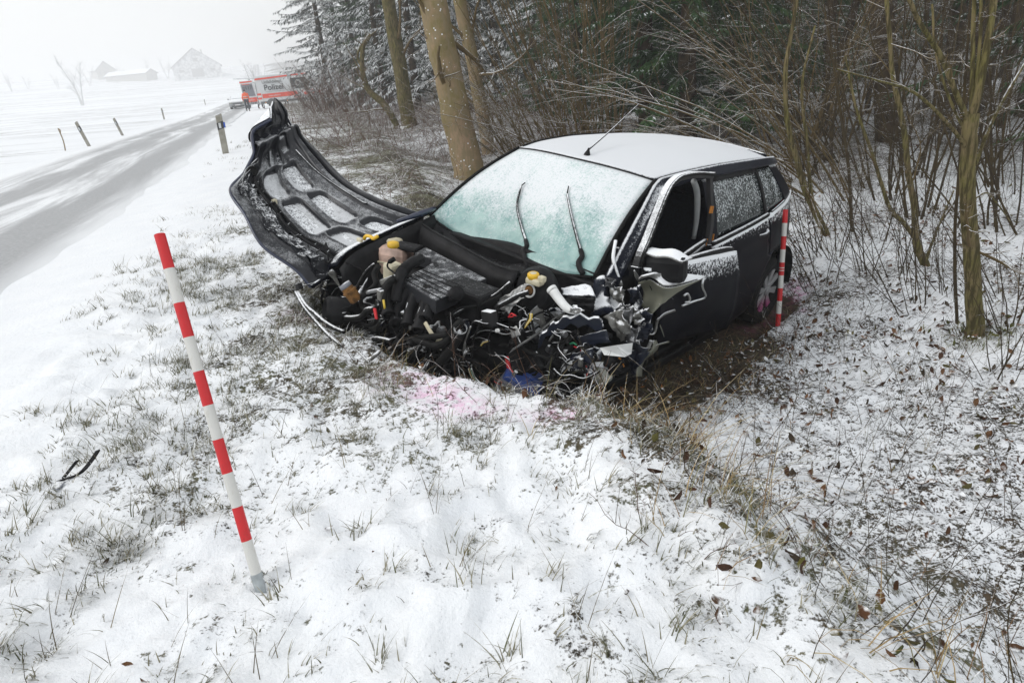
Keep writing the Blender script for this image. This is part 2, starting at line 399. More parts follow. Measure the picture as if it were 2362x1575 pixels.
def mat_road():
    t = NT('slushy_road'); s = t.attr('sv'); tt = t.attr('tv')
    cb = t.n.new('ShaderNodeCombineXYZ'); t.l(t.math('MULTIPLY', s, 1.0), cb.inputs[0]); t.l(t.math('MULTIPLY', tt, .11), cb.inputs[1])
    st_ = t.noise(cb.outputs[0], 1.5, 5, .6, .6)
    cb2 = t.n.new('ShaderNodeCombineXYZ'); t.l(t.math('MULTIPLY', s, 1.0), cb2.inputs[0]); t.l(t.math('MULTIPLY', tt, .02), cb2.inputs[1])
    fine = t.noise(cb2.outputs[0], 9, 4, .6)
    c = t.coord(); g = t.noise(c, 26, 4, .65)
    # two worn wheel tracks
    w1 = t.math('ABSOLUTE', t.math('ADD', s, 2.95)); w2 = t.math('ABSOLUTE', t.math('ADD', s, 4.75))
    trk = t.math('MAXIMUM', t.ss(w1, .75, .1), t.math('MULTIPLY', t.ss(w2, .6, .1), .7))
    v = t.math('ADD', t.math('MULTIPLY', st_, .62), t.math('ADD', t.math('MULTIPLY', fine, .18), t.math('MULTIPLY', g, .2)))
    v = t.math('ADD', t.math('ADD', v, .085), t.math('MULTIPLY', trk, .17))
    e = t.math('MULTIPLY', t.ss(t.math('ADD', t.math('ABSOLUTE', t.math('ADD', s, 4.25)), t.math('MULTIPLY', t.math('SUBTRACT', st_, .5), 1.1)), 2.2, 1.45), 1)
    f = t.math('MULTIPLY', t.ss(v, .46, .70), e)
    snow = (.86, .88, .90); asph = t.mix(t.ss(g, .35, .65), (.10, .105, .11), (.22, .225, .23))
    t.pin(Base_Color=t.mix(t.math('MULTIPLY', f, .80), snow, asph), Roughness=t.ss(f, 0, 1, .75, .45))
    t.bump(t.math('ADD', g, t.math('MULTIPLY', st_, .5)), .25, .01)
    return t.m

def build_road():
    tt = axis(-2, 14, .2, -25, 500, 1.05); n = 25
    ss_ = np.linspace(-6.55, -2.15, n)
    S, T = np.meshgrid(ss_, tt, indexing='ij')
    wob = (fbm(T * .5, S * 0, 3, 3) - .5) * .5
    S2 = S + wob * (np.abs(S + 4.35) / 2.2)
    X, Y = from_st(S2, T); Z = ground_smooth(X, Y) + .018 + .0012 * np.clip(T, 0, None)
    edge = np.abs(S + 4.35) > 2.15; Z = np.where(edge, Z - .05, Z)
    return mk('road', np.stack([X, Y, Z], -1).reshape(-1, 3), gridq(n, len(tt)), None, M['road'], None, True, dict(sv=S2.ravel(), tv=T.ravel()))

M = {}
M['ground'] = mat_ground(); M['road'] = mat_road()
GROUND = tag(build_ground(), kind='structure'); ROAD = tag(build_road(), kind='structure')

# ------------------------------------------------------------------ the wrecked car (x forward, y left, z up, origin under the rear axle)
M['paint'] = snowy('navy_paint', (.003, .004, .009), .34, 0, .62, .92, .5, 50, (.005, .006, .011), 5, .08, 0, fine=130)
M['paint_roof'] = snowy('navy_paint_roof', (.007, .009, .018), .35, 0, .48, .80, .55, 45, None, 5, .15, 0, fine=130, snow=(.72, .74, .765))
M['paint_clean'] = plain('navy_paint_clean', (.010, .016, .045), .3, 0, .2, 6, coat=.5)
M['door_side'] = snowy('navy_door_side', (.003, .0035, .007), .40, 0, .42, .60, .8, 42, (.005, .005, .008), 3, .05, 0, fine=110, zg=(.84, 1.02, .48))
M['door_front'] = snowy('navy_front_door', (.003, .0035, .007), .40, 0, .52, .84, .95, 42, (.005, .005, .008), 3, .05, 0, fine=100, zg=(.62, .95, .66))
M['plast'] = snowy('black_plastic', (.007, .007, .008), .5, 0, 1.02, 1.3, .45, 60, (.015, .015, .016), 12, .15)
M['plast_sn'] = snowy('black_plastic_snowed', (.014, .014, .015), .5, 0, .45, .9, .5, 55, None, 8, .4)
M['rub'] = plain('black_rubber', (.008, .008, .008), .6, 0, .3, 20, .2, .15)
M['rub_sn'] = snowy('rubber_snowed', (.010, .010, .010), .6, 0, .60, .95, .6, 50, None, 8, .15)
M['cover'] = snowy('engine_cover_plastic', (.018, .019, .022), .45, 0, .95, 1.22, .5, 24, (.026, .027, .031), 2.2, .25, fine=160)
M['steel'] = snowy('bare_steel', (.20, .205, .21), .42, .4, .62, .95, .6, 40, (.08, .08, .085), 14)
M['alu'] = snowy('dull_aluminium', (.22, .22, .205), .55, .15, .45, .85, .6, 45, (.09, .088, .08), 18)
M['dark'] = plain('dark_cast_metal', (.011, .011, .012), .55, .2, .5, 9, .4, .2)
M['rust'] = plain('rusty_metal', (.16, .075, .018), .85, 0, .6, 30, .6)
M['cream'] = plain('cream_plastic', (.55, .50, .36), .4, 0, .25, 12)
M['pinkish'] = plain('coolant_tank_plastic', (.60, .42, .34), .35, 0, .45, 7)
M['yellow'] = plain('yellow_plastic', (.75, .46, .03), .4, 0, .1, 20)
M['redc'] = plain('red_insulation', (.65, .03, .04), .45)
M['yelc'] = plain('yellow_insulation', (.62, .44, .05), .45)
M['whitec'] = plain('white_insulation', (.6, .6, .56), .5)
M['whitep'] = plain('white_plastic', (.70, .71, .70), .5, 0, .12, 10, .15)
M['greenc'] = plain('green_insulation', (.03, .25, .12), .5)
M['olive'] = snowy('primer_inside', (.22, .22, .165), .6, 0, .72, .95, .45, 60, (.16, .165, .13), 4)
M['snowlip'] = snowy('snow_on_metal', (.25, .25, .24), .8, 0, .05, .45, .5, 40)
M['navypart'] = snowy('navy_scrap', (.008, .012, .028), .4, .1, .5, .9, .6, 40, (.022, .026, .036), 7, .25)
M['battblue'] = plain('battery_blue', (.02, .05, .20), .45, 0, .3, 9)
M['battgrey'] = snowy('battery_grey', (.20, .21, .24), .5, 0, .75, 1.0, .5, 50)
M['mesh'] = plain('perforated_shield', (.50, .50, .49), .45, .5, .25, 25)
M['seat'] = plain('seat_cloth', (.012, .016, .030), .9, 0, .3, 60, .3)
M['trim'] = plain('grey_trim', (.24, .25, .25), .6, 0, .1)
M['lens'] = plain('lamp_lens', (.33, .34, .30), .12, 0, .2, 9)
M['redlens'] = plain('tail_lamp_red', (.25, .012, .015), .15)
M['orange'] = plain('orange_rust_foam', (.45, .17, .02), .7)
def _wheel():
    t = NT('wheel_silver_sprayed'); c = t.coord(); x = t.n.new('ShaderNodeSeparateXYZ'); t.l(c, x.inputs[0])
    f = t.math('MULTIPLY', t.ss(t.math('ADD', x.outputs[2], t.math('MULTIPLY', t.noise(c, 12, 4), .16)), .37, .25), .8)
    t.pin(Base_Color=t.mix(f, (.34, .345, .35), (.55, .06, .28)), Roughness=.4, Metallic=.25); return t.m
M['wheel'] = _wheel()
def _hood_mat():
    t = NT('hood_underside'); c = t.coord(); nn = t.nz()
    n1 = t.noise(c, 38, 5, .65); n2 = t.noise(c, 240, 2); n3 = t.noise(c, 3.5, 3)
    p = t.attr('pocket')
    v = t.math('ADD', t.math('MULTIPLY', nn[2], .75), t.math('ADD', t.math('MULTIPLY', n1, .42), t.math('MULTIPLY', n2, .70)))
    v = t.math('ADD', v, t.math('ADD', t.math('MULTIPLY', p, .26), t.math('MULTIPLY', n3, .35)))
    f = t.ss(v, 1.22, 1.66); f = t.math('MULTIPLY', f, .74)
    t.pin(Base_Color=t.mix(f, (.005, .006, .010), SNOW), Roughness=t.ss(f, 0, 1, .38, .85)); t.bump(t.math('ADD', n1, f), .2, .004)
    return t.m
M['hood_in'] = _hood_mat(); M['hood_piece'] = snowy('torn_panel', (.006, .007, .010), .4, 0, .70, 1.1, .8, 34, None, 8, .2, fine=120)
def _screen_mat():
    t = NT('frosted_windscreen'); c = t.coord(); x = t.n.new('ShaderNodeSeparateXYZ'); t.l(c, x.inputs[0])
    hgt = t.ss(x.outputs[2], .92, 1.30)
    big = t.noise(c, 3.0, 4, .6); mid = t.noise(c, 22, 4, .65); fin = t.noise(c, 75, 4, .75)
    v = t.math('ADD', t.math('ADD', t.math('MULTIPLY', hgt, .46), t.math('MULTIPLY', big, .90)), t.math('ADD', t.math('MULTIPLY', mid, .40), t.math('MULTIPLY', fin, .95)))
    f = t.math('MULTIPLY', t.ss(v, 1.16, 1.62), t.ss(fin, .30, .52, .72, 1.0))
    teal = t.mix(t.ss(t.noise(c, 7, 3), .35, .65), (.20, .36, .35), (.36, .53, .50))
    dk = t.math('MULTIPLY', t.ss(fin, .52, .62), t.math('MULTIPLY', t.ss(mid, .50, .62), .55))
    teal = t.mix(t.math('MULTIPLY', dk, t.ss(hgt, .9, .1)), teal, (.05, .08, .085))
    col = t.mix(f, teal, (.76, .79, .81))
    t.pin(Base_Color=col, Roughness=t.ss(f, 0, 1, .25, .85)); t.bump(t.math('ADD', fin, mid), .35, .006)
    return t.m
M['screen'] = _screen_mat()
def _sidewin():
    t = NT('snow_flecked_glass'); c = t.coord(); x = t.n.new('ShaderNodeSeparateXYZ'); t.l(c, x.inputs[0])
    n = t.math('ADD', t.math('MULTIPLY', t.noise(c, 75, 3, .6), .75), t.math('MULTIPLY', t.noise(c, 9, 3), .25))
    f = t.ss(t.math('ADD', n, t.ss(x.outputs[2], .98, 1.2, -.07, .015)), .47, .66)
    t.pin(Base_Color=t.mix(f, (.022, .03, .030), (.62, .66, .67)), Roughness=t.ss(f, 0, 1, .08, .8)); t.bump(f, .3, .004)
    return t.m
M['sidewin'] = _sidewin()
def _glassdark():
    t = NT('dark_glass'); t.pin(Base_Color=(.02, .028, .03), Roughness=.06); return t.m
M['glass'] = _glassdark()

CAR = empty('wrecked_car', CAR_T, 'dark navy hatchback with smashed front and snow on its roof, stuck in the ditch', 'car')
CAR.matrix_world = Matrix([[*map(float, CAR_R[i]), float(CAR_T[i])] for i in range(3)] + [[0, 0, 0, 1]])
CO = CAR_R.T @ (C_POS - CAR_T)
def cp(p, ax, val):
    d = CAR_R.T @ ray(*p); i = 'xyz'.index(ax); return CO + d * ((val - CO[i]) / d[i])
def cd(p, depth): return CAR_R.T @ (atd(p[0], p[1], depth) - CAR_T)
crng = np.random.default_rng(11)

def S3(*a): return np.stack(np.broadcast_arrays(*a), -1)
# --- body section curves
def yb(x): return np.interp(x, [-.8, -.6, -.35, 0, .4, .9, 1.5, 2.1], [.54, .63, .705, .745, .765, .775, .77, .70])
def zb(x): return np.interp(x, [-.6, -.35, .1, .9, 1.5, 2.1], [1.07, 1.05, 1.0, .965, .95, .94])
def yr(x): return np.interp(x, [-.48, -.38, -.1, .3, .8, 1.2, 1.45], [.46, .50, .56, .595, .60, .58, .545])
def zr(x): return np.interp(x, [-.48, -.38, -.1, .3, .8, 1.2, 1.45], [1.30, 1.325, 1.365, 1.395, 1.415, 1.41, 1.385])
def zc(x): return np.interp(x, [-.48, -.38, -.1, .3, .8, 1.2, 1.45], [1.355, 1.375, 1.42, 1.455, 1.472, 1.455, 1.425])
def smoothx(f):
    def g(x): x = np.asarray(x, float); return (f(x - .12) + 2 * f(x - .05) + 2 * f(x) + 2 * f(x + .05) + f(x + .12)) / 8
    return g
yb, zb, yr, zr, zc = map(smoothx, (yb, zb, yr, zr, zc))
def side_y(x, z):
    k = np.interp(z, [.18, .26, .36, .55, .72, .86, 1.0, 1.1], [-.035, .005, .035, .058, .055, .035, .0, -.01])
    return yb(x) + k
def green_y(x, g):      # belt -> roof edge
    return yb(x) * (1 - g) + yr(x) * g + .022 * np.sin(pi * g)
def green_z(x, g): return zb(x) * (1 - g) + zr(x) * g
def mir(P): Q = np.array(P, float).copy(); Q[..., 1] *= -1; return Q
def lerp(a, b, t): return a + (b - a) * t

# --- roof skin
xs = np.linspace(-.37, 1.42, 40); vs = np.linspace(-1, 1, 31)
Xr, Vr = np.meshgrid(xs, vs, indexing='ij')
front = .09 * (1 - Vr ** 2)                        # the roof's front edge bows forward
Xb = Xr + front * sst(Xr, .9, 1.42)
Yr_ = yr(Xr) * Vr; Zr_ = zr(Xr) + (zc(Xr) - zr(Xr)) * (1 - np.abs(Vr) ** 2.4)
surf('roof', np.stack([Xb, Yr_, Zr_], -1), M['paint_roof'], CAR, solid=.01)
for s in (1, -1):       # roof ditch line
    x2 = np.linspace(-.30, 1.38, 24)
    tube('roof_gutter', np.stack([x2, s * yr(x2) * 1.005, zr(x2) + .004], 1), .006, M['plast'], CAR, 5, 24)
yy = np.linspace(-1, 1, 15); tube('roof_rear_edge', np.stack([np.full(15, -.375) + .02 * yy ** 2, yy * float(yr(-.37)) * 1.03, zr(-.37) + (zc(-.37) - zr(-.37)) * (1 - np.abs(yy) ** 2.4) - .012], 1), .020, M['paint_roof'], CAR, 8, 15)
# --- roof rail and A pillar, as one bent side frame on each side
def apillar(s, dx=0.0):
    b = np.array([2.10, .715, .95]); t_ = np.array([1.42, .552, 1.385])
    return b, t_
for s in (1, -1):
    xr_ = np.linspace(-.37, 1.40, 34); a, b = np.linspace(0, 1, 7), np.linspace(.86, 1.0, 6)
    Xg, G = np.meshgrid(xr_, b, indexing='ij'); P = np.stack([Xg, green_y(Xg, G) + .006, green_z(Xg, G) + .002], -1)
    # rail turns down into the pillar
    kk = np.linspace(0, 1, 14)[1:]
    pb, pt = np.array([2.10, .715, .94]), np.array([1.42, .552, 1.388])
    pil = []
    for k in kk:
        c0 = lerp(pt, pb, k) + np.array([.0, .012, .035]) * sin(pi * k)
        w = lerp(.075, .10, k)
        pil.append([c0 + np.array([-w * .75, .02 + .03 * (1 - q), -w * .35]) * (1 - q) for q in np.linspace(0, 1, 6)])
    P = np.concatenate([P, np.array(pil)], 0)
    if s < 0: P = mir(P)
    surf('roof_side_rail', P, M['paint_roof'], CAR, solid=.03)
# --- windscreen: boundary curves through what the photograph shows
wb = np.stack([cp(p, 'y', y) for p, y in ((Z5(132, 822), -.68), (Z5(420, 1010), -.42), (Z5(760, 1160), -.12), (Z5(1010, 1250), .18), (Z5(1290, 1330), .42), (Z5(1600, 1362), .63))])
wb[:, 0] = np.clip(wb[:, 0], 2.02, 2.24)
wtx = np.linspace(-1, 1, 9); wt = np.stack([1.425 + .09 * (1 - wtx ** 2), wtx * .545, 1.386 + (.040) * (1 - np.abs(wtx) ** 2.4)], -1)
nb = 28; WB = catmull(wb, nb); WT = catmull(wt, nb); k = np.linspace(0, 1, 22)[None, :, None]
W = WB[:, None] * (1 - k) + WT[:, None] * k
W[..., 2] += .035 * np.sin(pi * k[..., 0]) * np.ones((nb, 1)); W[..., 0] += .02 * np.sin(pi * k[..., 0])
surf('windscreen', W, M['screen'], CAR, solid=.006)
tube('windscreen_header', W[:, -1] + [0, 0, .001], .006, M['rub'], CAR, 5, nb)
tube('windscreen_seal', W[0] + [0, -.012, .004], .012, M['rub'], CAR, 6, 22); tube('windscreen_seal', W[-1] + [0, .010, .0], .012, M['rub'], CAR, 6, 22)
tube('windscreen_seal', WB + [.008, 0, -.004], .010, M['rub'], CAR, 6, nb)
# wipers (arm, then bent neck to the pivot), lying on the glass
def on_screen(p, lift=.02):
    d = CAR_R.T @ ray(*p); best = None
    Q = W.reshape(-1, 3) - CO; dn = d / np.linalg.norm(d); dist = np.linalg.norm(Q - (Q @ dn)[:, None] * dn, axis=1); i = dist.argsort()[:4]
    kk_ = np.average(Q[i] @ dn, weights=1 / (dist[i] + .002)); return CO + dn * (kk_ - lift)
for pts in (((985, 515), (950, 545), (912, 720), (950, 910), (990, 1035), (1000, 1090), (970, 1130), (985, 1210), (1005, 1280)),
            ((1378, 548), (1365, 620), (1400, 800), (1450, 1000), (1485, 1120), (1500, 1180), (1470, 1235), (1480, 1290), (1510, 1340))):
    P = np.array([on_screen(Z5(*q)) for q in pts])
    w = tube('wiper_arm', P[1:6], [.006, .009, .013], M['rub_sn'], CAR, 6); tube('wiper_tip', P[:2], .004, M['rub'], w, 5)
    tube('wiper_neck', P[4:], [.014, .017, .016], M['plast'], w, 8)
# --- antenna
a0 = cp(Z5(1545, 255), 'y', 0.02); a1 = cp((1474, 240), 'y', .02); a1 = a0 + np.array([-.42, 0, .44]) if a1[2] > 3 else a1
ant = lathe('antenna', [(.022, 0), (.020, .012), (.009, .035), (.006, .05)], a0 - [0, 0, .012], (-.3, 0, 1), M['plast'], CAR, 10)
tube('antenna_rod', [a0 + [0, 0, .02], cd((1410, 300), 4.62), cd((1474, 240), 4.78)], [.006, .005, .003], M['rub_sn'], ant, 6)

# --- sides
XC, ZC, RA = -.26, .35, .36             # wheel arch
def xrear(z):
    z = np.asarray(z, float); c = XC + np.sqrt(np.clip((RA + .02) ** 2 - (z - ZC) ** 2, 0, None))
    return np.where(z < ZC + .33, np.maximum(c, -.06 + 0 * z), np.interp(z, [.6, .75, .9, 1.0], [.045, .05, .07, .10]))
def side_panel(name, xa, xb_, zlo, zhi, s, mat, nx=26, nz_=22, out=0.0, solid=.02):
    a = np.linspace(0, 1, nx)[:, None]; b = np.linspace(0, 1, nz_)[None, :]
    zmid = zlo + (.98 - zlo) * b
    x0 = xa(zmid) if callable(xa) else xa; x1 = xb_(zmid) if callable(xb_) else xb_
    X = x0 + (x1 - x0) * a; top = zb(X) if zhi is None else zhi
    Z = zlo + (top - zlo) * b; Y = side_y(X, Z) + out
    crease = -.006 * np.exp(-((Z - .80 - .03 * (1 - X)) / .012) ** 2)
    return surf(name, S3(X, s * (Y + crease), Z), mat, CAR, solid=solid)
for s in (1, -1):
    rd = side_panel('rear_door', lambda z: xrear(z) + .008, .985, .24, None, s, M['door_side'])
    side_panel('rear_quarter_panel', -.62, lambda z: xrear(z), ZC + RA + .005, None, s, M['door_side'], 20, 10)
    side_panel('rear_quarter_panel', -.735, lambda z: XC - np.sqrt(np.clip(RA ** 2 - (z - ZC) ** 2, .0, None)), .26, ZC + RA - .005, s, M['door_side'], 12, 14)
    side_panel('sill', .17, 2.0, .15, .235, s, M['plast'], 16, 4, out=-.01)
    an = np.linspace(-.25, pi + .25, 30); ar = np.stack([XC + RA * np.cos(an), s * (side_y(XC + RA * np.cos(an), ZC + RA * np.sin(an)) - .012), ZC + RA * np.sin(an)], 1)
    tube('wheel_arch_lip', ar, .012, M['paint_clean'], CAR, 6, 40)
    # arch liner
    aa, dd = np.meshgrid(np.linspace(-.1, pi + .1, 20), np.linspace(0, 1, 4), indexing='ij')
    surf('wheel_housing', np.stack([XC + RA * np.cos(aa), s * (.80 - .36 * dd), ZC + RA * np.sin(aa)], -1), M['rub'], CAR)
    # greenhouse: C pillar skin, window panes, B pillar
    def gpan(name, x0b, x0t, x1b, x1t, mat, g0=0.0, g1=.86, out=0, n=12):
        a = np.linspace(0, 1, n)[:, None]; g = np.linspace(g0, g1, n)[None, :]
        X = lerp(lerp(x0b, x0t, g), lerp(x1b, x1t, g), a); return surf(name, S3(X, s * (green_y(X, g) + out), green_z(X, g)), mat, CAR, solid=.008)
    gpan('rear_pillar', -.55, -.385, -.31, -.11, M['paint'])
    gpan('quarter_window', -.302, -.105, .075, .15, M['sidewin'], .07, .82, -.004)
    gpan('window_divider', .08, .155, .125, .195, M['plast'], .02, .86, .002)
    gpan('rear_door_window', .13, .20, .90, .86, M['sidewin'], .06, .80, -.008)
    gpan('window_frame', .13, .20, .90, .86, M['plast'], .80, .875, .004)
    gpan('centre_pillar', .905, .865, 1.03, .98, M['paint'], .0, .87, .004)
    x2 = np.linspace(-.30, .99, 18); X, B = np.meshgrid(x2, np.linspace(0, 1, 6), indexing='ij')
    bl = np.array([np.array([x, side_y(x, zb(x)) + .010, zb(x) + .006]) for x in x2]); bl[:, 1] *= s
    tube('belt_moulding', bl[5:], .017, M['rub_sn'], CAR, 8, 30)
    if s > 0: tube('belt_moulding', bl[:5], .008, M['rub_sn'], CAR, 6, 12)
    h = np.array([(.27, .83, .885), (.22, .862, .893), (.15, .865, .900), (.105, .84, .905)]); h[:, 1] = h[:, 1] - .826 + side_y(h[:, 0], h[:, 2]); h[:, 1] *= s
    hd = tube('door_handle', h, .013, M['plast_sn'], rd, 8); lathe('handle_recess', [(.0, .006), (.045, .004), (.05, 0)], (.19, s * (side_y(.19, .88) - .001), .88), (0, s, 0), M['rub'], rd, 14)
# right-hand front door, closed and whole; the left one is described below
side_panel('front_door', .995, 1.98, .24, None, -1, M['door_side'])
ax_ = np.linspace(0, 1, 12)[:, None]; g_ = np.linspace(.05, .84, 12)[None, :]
Xw = lerp(lerp(1.04, .99, g_), lerp(1.93, 1.42, g_), ax_); surf('front_door_window', S3(Xw, -(green_y(Xw, g_) - .006), green_z(Xw, g_)), M['glass'], CAR)
# --- tailgate, rear bumper, lamps
vv = np.linspace(-1, 1, 19); prof = [(-.38, 1.365, .97), (-.45, 1.26, .99), (-.545, 1.07, 1.0), (-.605, .95, 1.0), (-.65, .75, 1.0), (-.68, .60, 1.0)]
T = np.array([[(x + .07 * v * v, v * (np.interp(z, [.6, 1.05, 1.35], [.70, .64, .47])), z - .012 * v * v) for v in vv] for x, z, k_ in prof])
tg = surf('tailgate', catmull(T.reshape(len(prof), -1), 18).reshape(18, 19, 3), M['paint'], CAR, solid=.02)
surf('rear_window', catmull(T[:3].reshape(3, -1), 8).reshape(8, 19, 3)[1:-1, 2:-2] + [-.012, 0, 0], M['sidewin'], tg)
prof = [(-.70, .62, .70), (-.79, .54, .70), (-.81, .36, .70), (-.78, .24, .68)]
T = np.array([[(x + .11 * abs(v) ** 3, v * w, z) for v in vv] for x, z, w in prof]); surf('rear_bumper', T, M['door_side'], CAR, solid=.02)
for s in (1, -1):
    P = np.array([[(-.55 - .06 * b - .02 * (1 - a), s * (lerp(.60, .66, a) + .03 * b * 0), lerp(.80, 1.22, a) + 0 * b) for b in (0, .5, 1)] for a in np.linspace(0, 1, 8)])
    P[..., 0] += .05 + .10 * np.linspace(0, 1, 8)[:, None]; P[..., 1] = s * np.stack([np.linspace(.685, .545, 8) + .012, np.linspace(.66, .52, 8) + .01, np.linspace(.60, .47, 8)], 1)
    surf('tail_lamp', P, M['redlens'], CAR, solid=.02)
# --- wheels
def wheel(c, s, r=.295, tilt=0):
    c = np.array(c, float); ax = np.array([0, s, 0.0])
    ty = lathe('tyre', [(.19, -.09), (.26, -.10), (r - .012, -.085), (r, -.06), (r, .06), (r - .012, .085), (.26, .10), (.20, .092), (.19, .085)], c, ax, M['rub'], CAR, 36)
    rim = lathe('wheel_rim', [(.19, .088), (.197, .093), (.185, .075), (.178, .03), (.10, .02), (.0, .02)], c, ax, M['dark'], ty, 36)
    for i in range(8):
        a = i * pi / 4 + .2; u = np.array([cos(a), 0, sin(a)]); v = np.array([-sin(a), 0, cos(a)]); o = c + ax * .072
        P = [o + u * .035 - v * .018, o + u * .035 + v * .018, o + u * .182 + v * .030 + ax * .008, o + u * .182 - v * .030 + ax * .008]
        prism('spoke', P, -ax * .02, M['wheel'], ty, .004)
    lathe('hub_cap', [(.045, .06), (.042, .085), (.02, .092), (0, .093)], c, ax, M['wheel'], ty, 18)
wheel((XC, .69, ZC - .03), 1); wheel((XC, -.69, ZC - .03), -1); wheel((2.42, -.60, .32), -1, .285)
# --- underbody and cabin
bx('floor_pan', (.75, 0, .19), (2.9, 1.40, .10), M['dark'], CAR, bevel=.02)
bx('firewall', (2.08, 0, .52), (.06, 1.36, .80), M['dark'], CAR, bevel=.01)
bx('boot_floor', (-.35, 0, .42), (.5, 1.1, .4), M['dark'], CAR, bevel=.02)
P = np.array([[(lerp(1.62, 2.05, a), y, lerp(.93, .95, a) - .03 * abs(y) + .03 * sin(3 * y)) for y in np.linspace(-.66, .66, 14)] for a in np.linspace(0, 1, 5)])
surf('dashboard', P, M['plast'], CAR, solid=.25)
for s in (1, -1):
    c = np.array([.72, .36 * s, .40])
    st_ = bx('front_seat', c + [.25, 0, .10], (.50, .48, .20), M['seat'], CAR, bevel=.06)
    r_ = Matrix.Rotation(radians(-16), 3, 'Y'); bx('seat_back', c + [-.08, 0, .44], (.16, .48, .62), M['seat'], st_, r_, .07, .9)
    bx('headrest', c + [-.17, 0, .84], (.10, .26, .20), M['seat'], st_, r_, .04)
    for e in (-.06, .06): tube('headrest_post', [c + [-.15, e, .68], c + [-.165, e, .80]], .008, M['steel'], st_, 6)
bx('rear_seat', (-.05, 0, .70), (.18, 1.2, .70), M['seat'], CAR, Matrix.Rotation(radians(-14), 3, 'Y'), .06)
stw = lathe('steering_wheel', [(.175, -.012), (.19, 0), (.175, .012), (.162, 0), (.175, -.012)], (1.52, .34, .86), (-.8, 0, .45), M['plast'], CAR, 24)
P = [cp(Z4(*q), 'y', .70) for q in ((690, 430), (715, 520), (712, 700), (690, 850))]
tube('belt_trim', P, [.018, .020, .014], M['trim'], CAR, 8)

# --- left front door: torn forward at the hinge, pushed out over the rear door
def dpt(q, y, z=Z4): return cp(z(*q), 'y', y)
fa = np.linspace(0, 1, 26); A, B = np.meshgrid(fa, np.linspace(0, 1, 20), indexing='ij')
rear_t, rear_b = dpt((968, 935), .87), dpt((900, 1480), .86); fr_t, fr_b = dpt((330, 1060), .90), dpt((390, 1600), .84)
D = lerp(lerp(rear_b, fr_b, A[..., None]), lerp(rear_t, fr_t, A[..., None]), B[..., None])
D[..., 1] += .045 * np.sin(pi * B) - .05 * np.exp(-((A - .75) / .2) ** 2) * np.exp(-((B - .55) / .3) ** 2)
D[..., 1] += .010 * (fbm(A * 5, B * 4, 3, 9) - .5) + .012 * np.exp(-((B - .72) / .03) ** 2)
fd = surf('front_door', D, M['door_front'], CAR, solid=.035); tag(fd, 'buckled front door pushed out over the rear door')
P = [dpt((965, 928), .872), dpt((900, 930), .875), dpt((760, 965), .885), dpt((620, 1010), .895)]; tube('belt_moulding', P, .020, M['rub_sn'], fd, 8)
P = [dpt((775, 865), .80), dpt((690, 920), .82), dpt((560, 1010), .85)]; tube('window_channel', P, [.016, .016, .012], M['rub_sn'], fd, 6)
P = [dpt((770, 895), .82), dpt((690, 960), .83), dpt((590, 1020), .85)]; tube('window_channel', P, .008, M['steel'], fd, 6)
lathe('handle_opening', [(0, .012), (.035, .012), (.045, .004), (.05, -.01)], dpt((885, 1105), .885), (0, 1, .1), M['rub'], fd, 16)
tube('handle_lip', [dpt((865, 1160), .90), dpt((890, 1172), .905), dpt((912, 1158), .90)], .009, M['snowlip'], fd, 6)
fr = [((806, 380), .70), ((700, 372), .71), ((600, 385), .73), ((540, 410), .75), ((480, 480), .77), ((420, 620), .80), ((340, 830), .84), ((290, 950), .86), ((262, 1040), .86)]
P = catmull([dpt((x + 14, y + 14), yy) for (x, y), yy in fr], 30)
def band(name, P, wv, tv, mat, parent, bevel=.004):
    """flat strip along P: half-width vector wv, thickness vector tv"""
    V = np.stack([P - wv + tv, P + wv + tv, P + wv - tv, P - wv - tv], 1); n = len(P); q = []
    for i in range(n - 1):
        for j in range(4): q.append((i * 4 + j, i * 4 + (j + 1) % 4, (i + 1) * 4 + (j + 1) % 4, (i + 1) * 4 + j))
    q += [(0, 1, 2, 3), ((n - 1) * 4 + 3, (n - 1) * 4 + 2, (n - 1) * 4 + 1, (n - 1) * 4)]
    return mkp(name, V.reshape(-1, 3), q, mat, parent, bevel=bevel)
tv = np.array([.004, .022, .004]); tg_ = np.gradient(P, axis=0); wv = np.cross(tg_, [0, 1, 0]); wv /= np.linalg.norm(wv, axis=1)[:, None]
band('door_window_frame', P, wv * .020, tv, M['plast_sn'], fd); tube('frame_seal', P + [.0, .024, .012], .010, M['rub_sn'], fd, 6, 30)
P2 = [dpt((803, 380), .70), dpt((808, 520), .735), dpt((815, 700), .775), dpt((790, 890), .80)]
band('door_window_frame', catmull(P2, 12), np.array([.020, 0, .004]), np.array([0, .016, 0]), M['plast_sn'], fd)
for q in ((812, 640), (826, 640), (830, 840), (783, 875)):
    bx('foam_remnant', dpt(q, .80), (.010, .010, .045), M['orange'], fd, bevel=.002)
# orange-brown reflection seen through the far door glass is the thicket behind; nothing is built for it
# mirror
mc = dpt((480, 1060), .97)
mr = bx('door_mirror', mc, (.11, .24, .15), M['plast'], fd, Matrix.Rotation(radians(18), 3, 'Z') @ Matrix.Rotation(radians(8), 3, 'X'), .035)
P = np.array([[mc + np.array([.052 * v - .33 * .105 * u, .105 * u, .066 + .030 * (1 - u * u) * (1 - v * v) + .006 * sin(5 * u)]) for v in np.linspace(-1, 1, 9)] for u in np.linspace(-1, 1, 15)])
surf('snow_cap', P, M['snowlip'], mr, solid=.012)

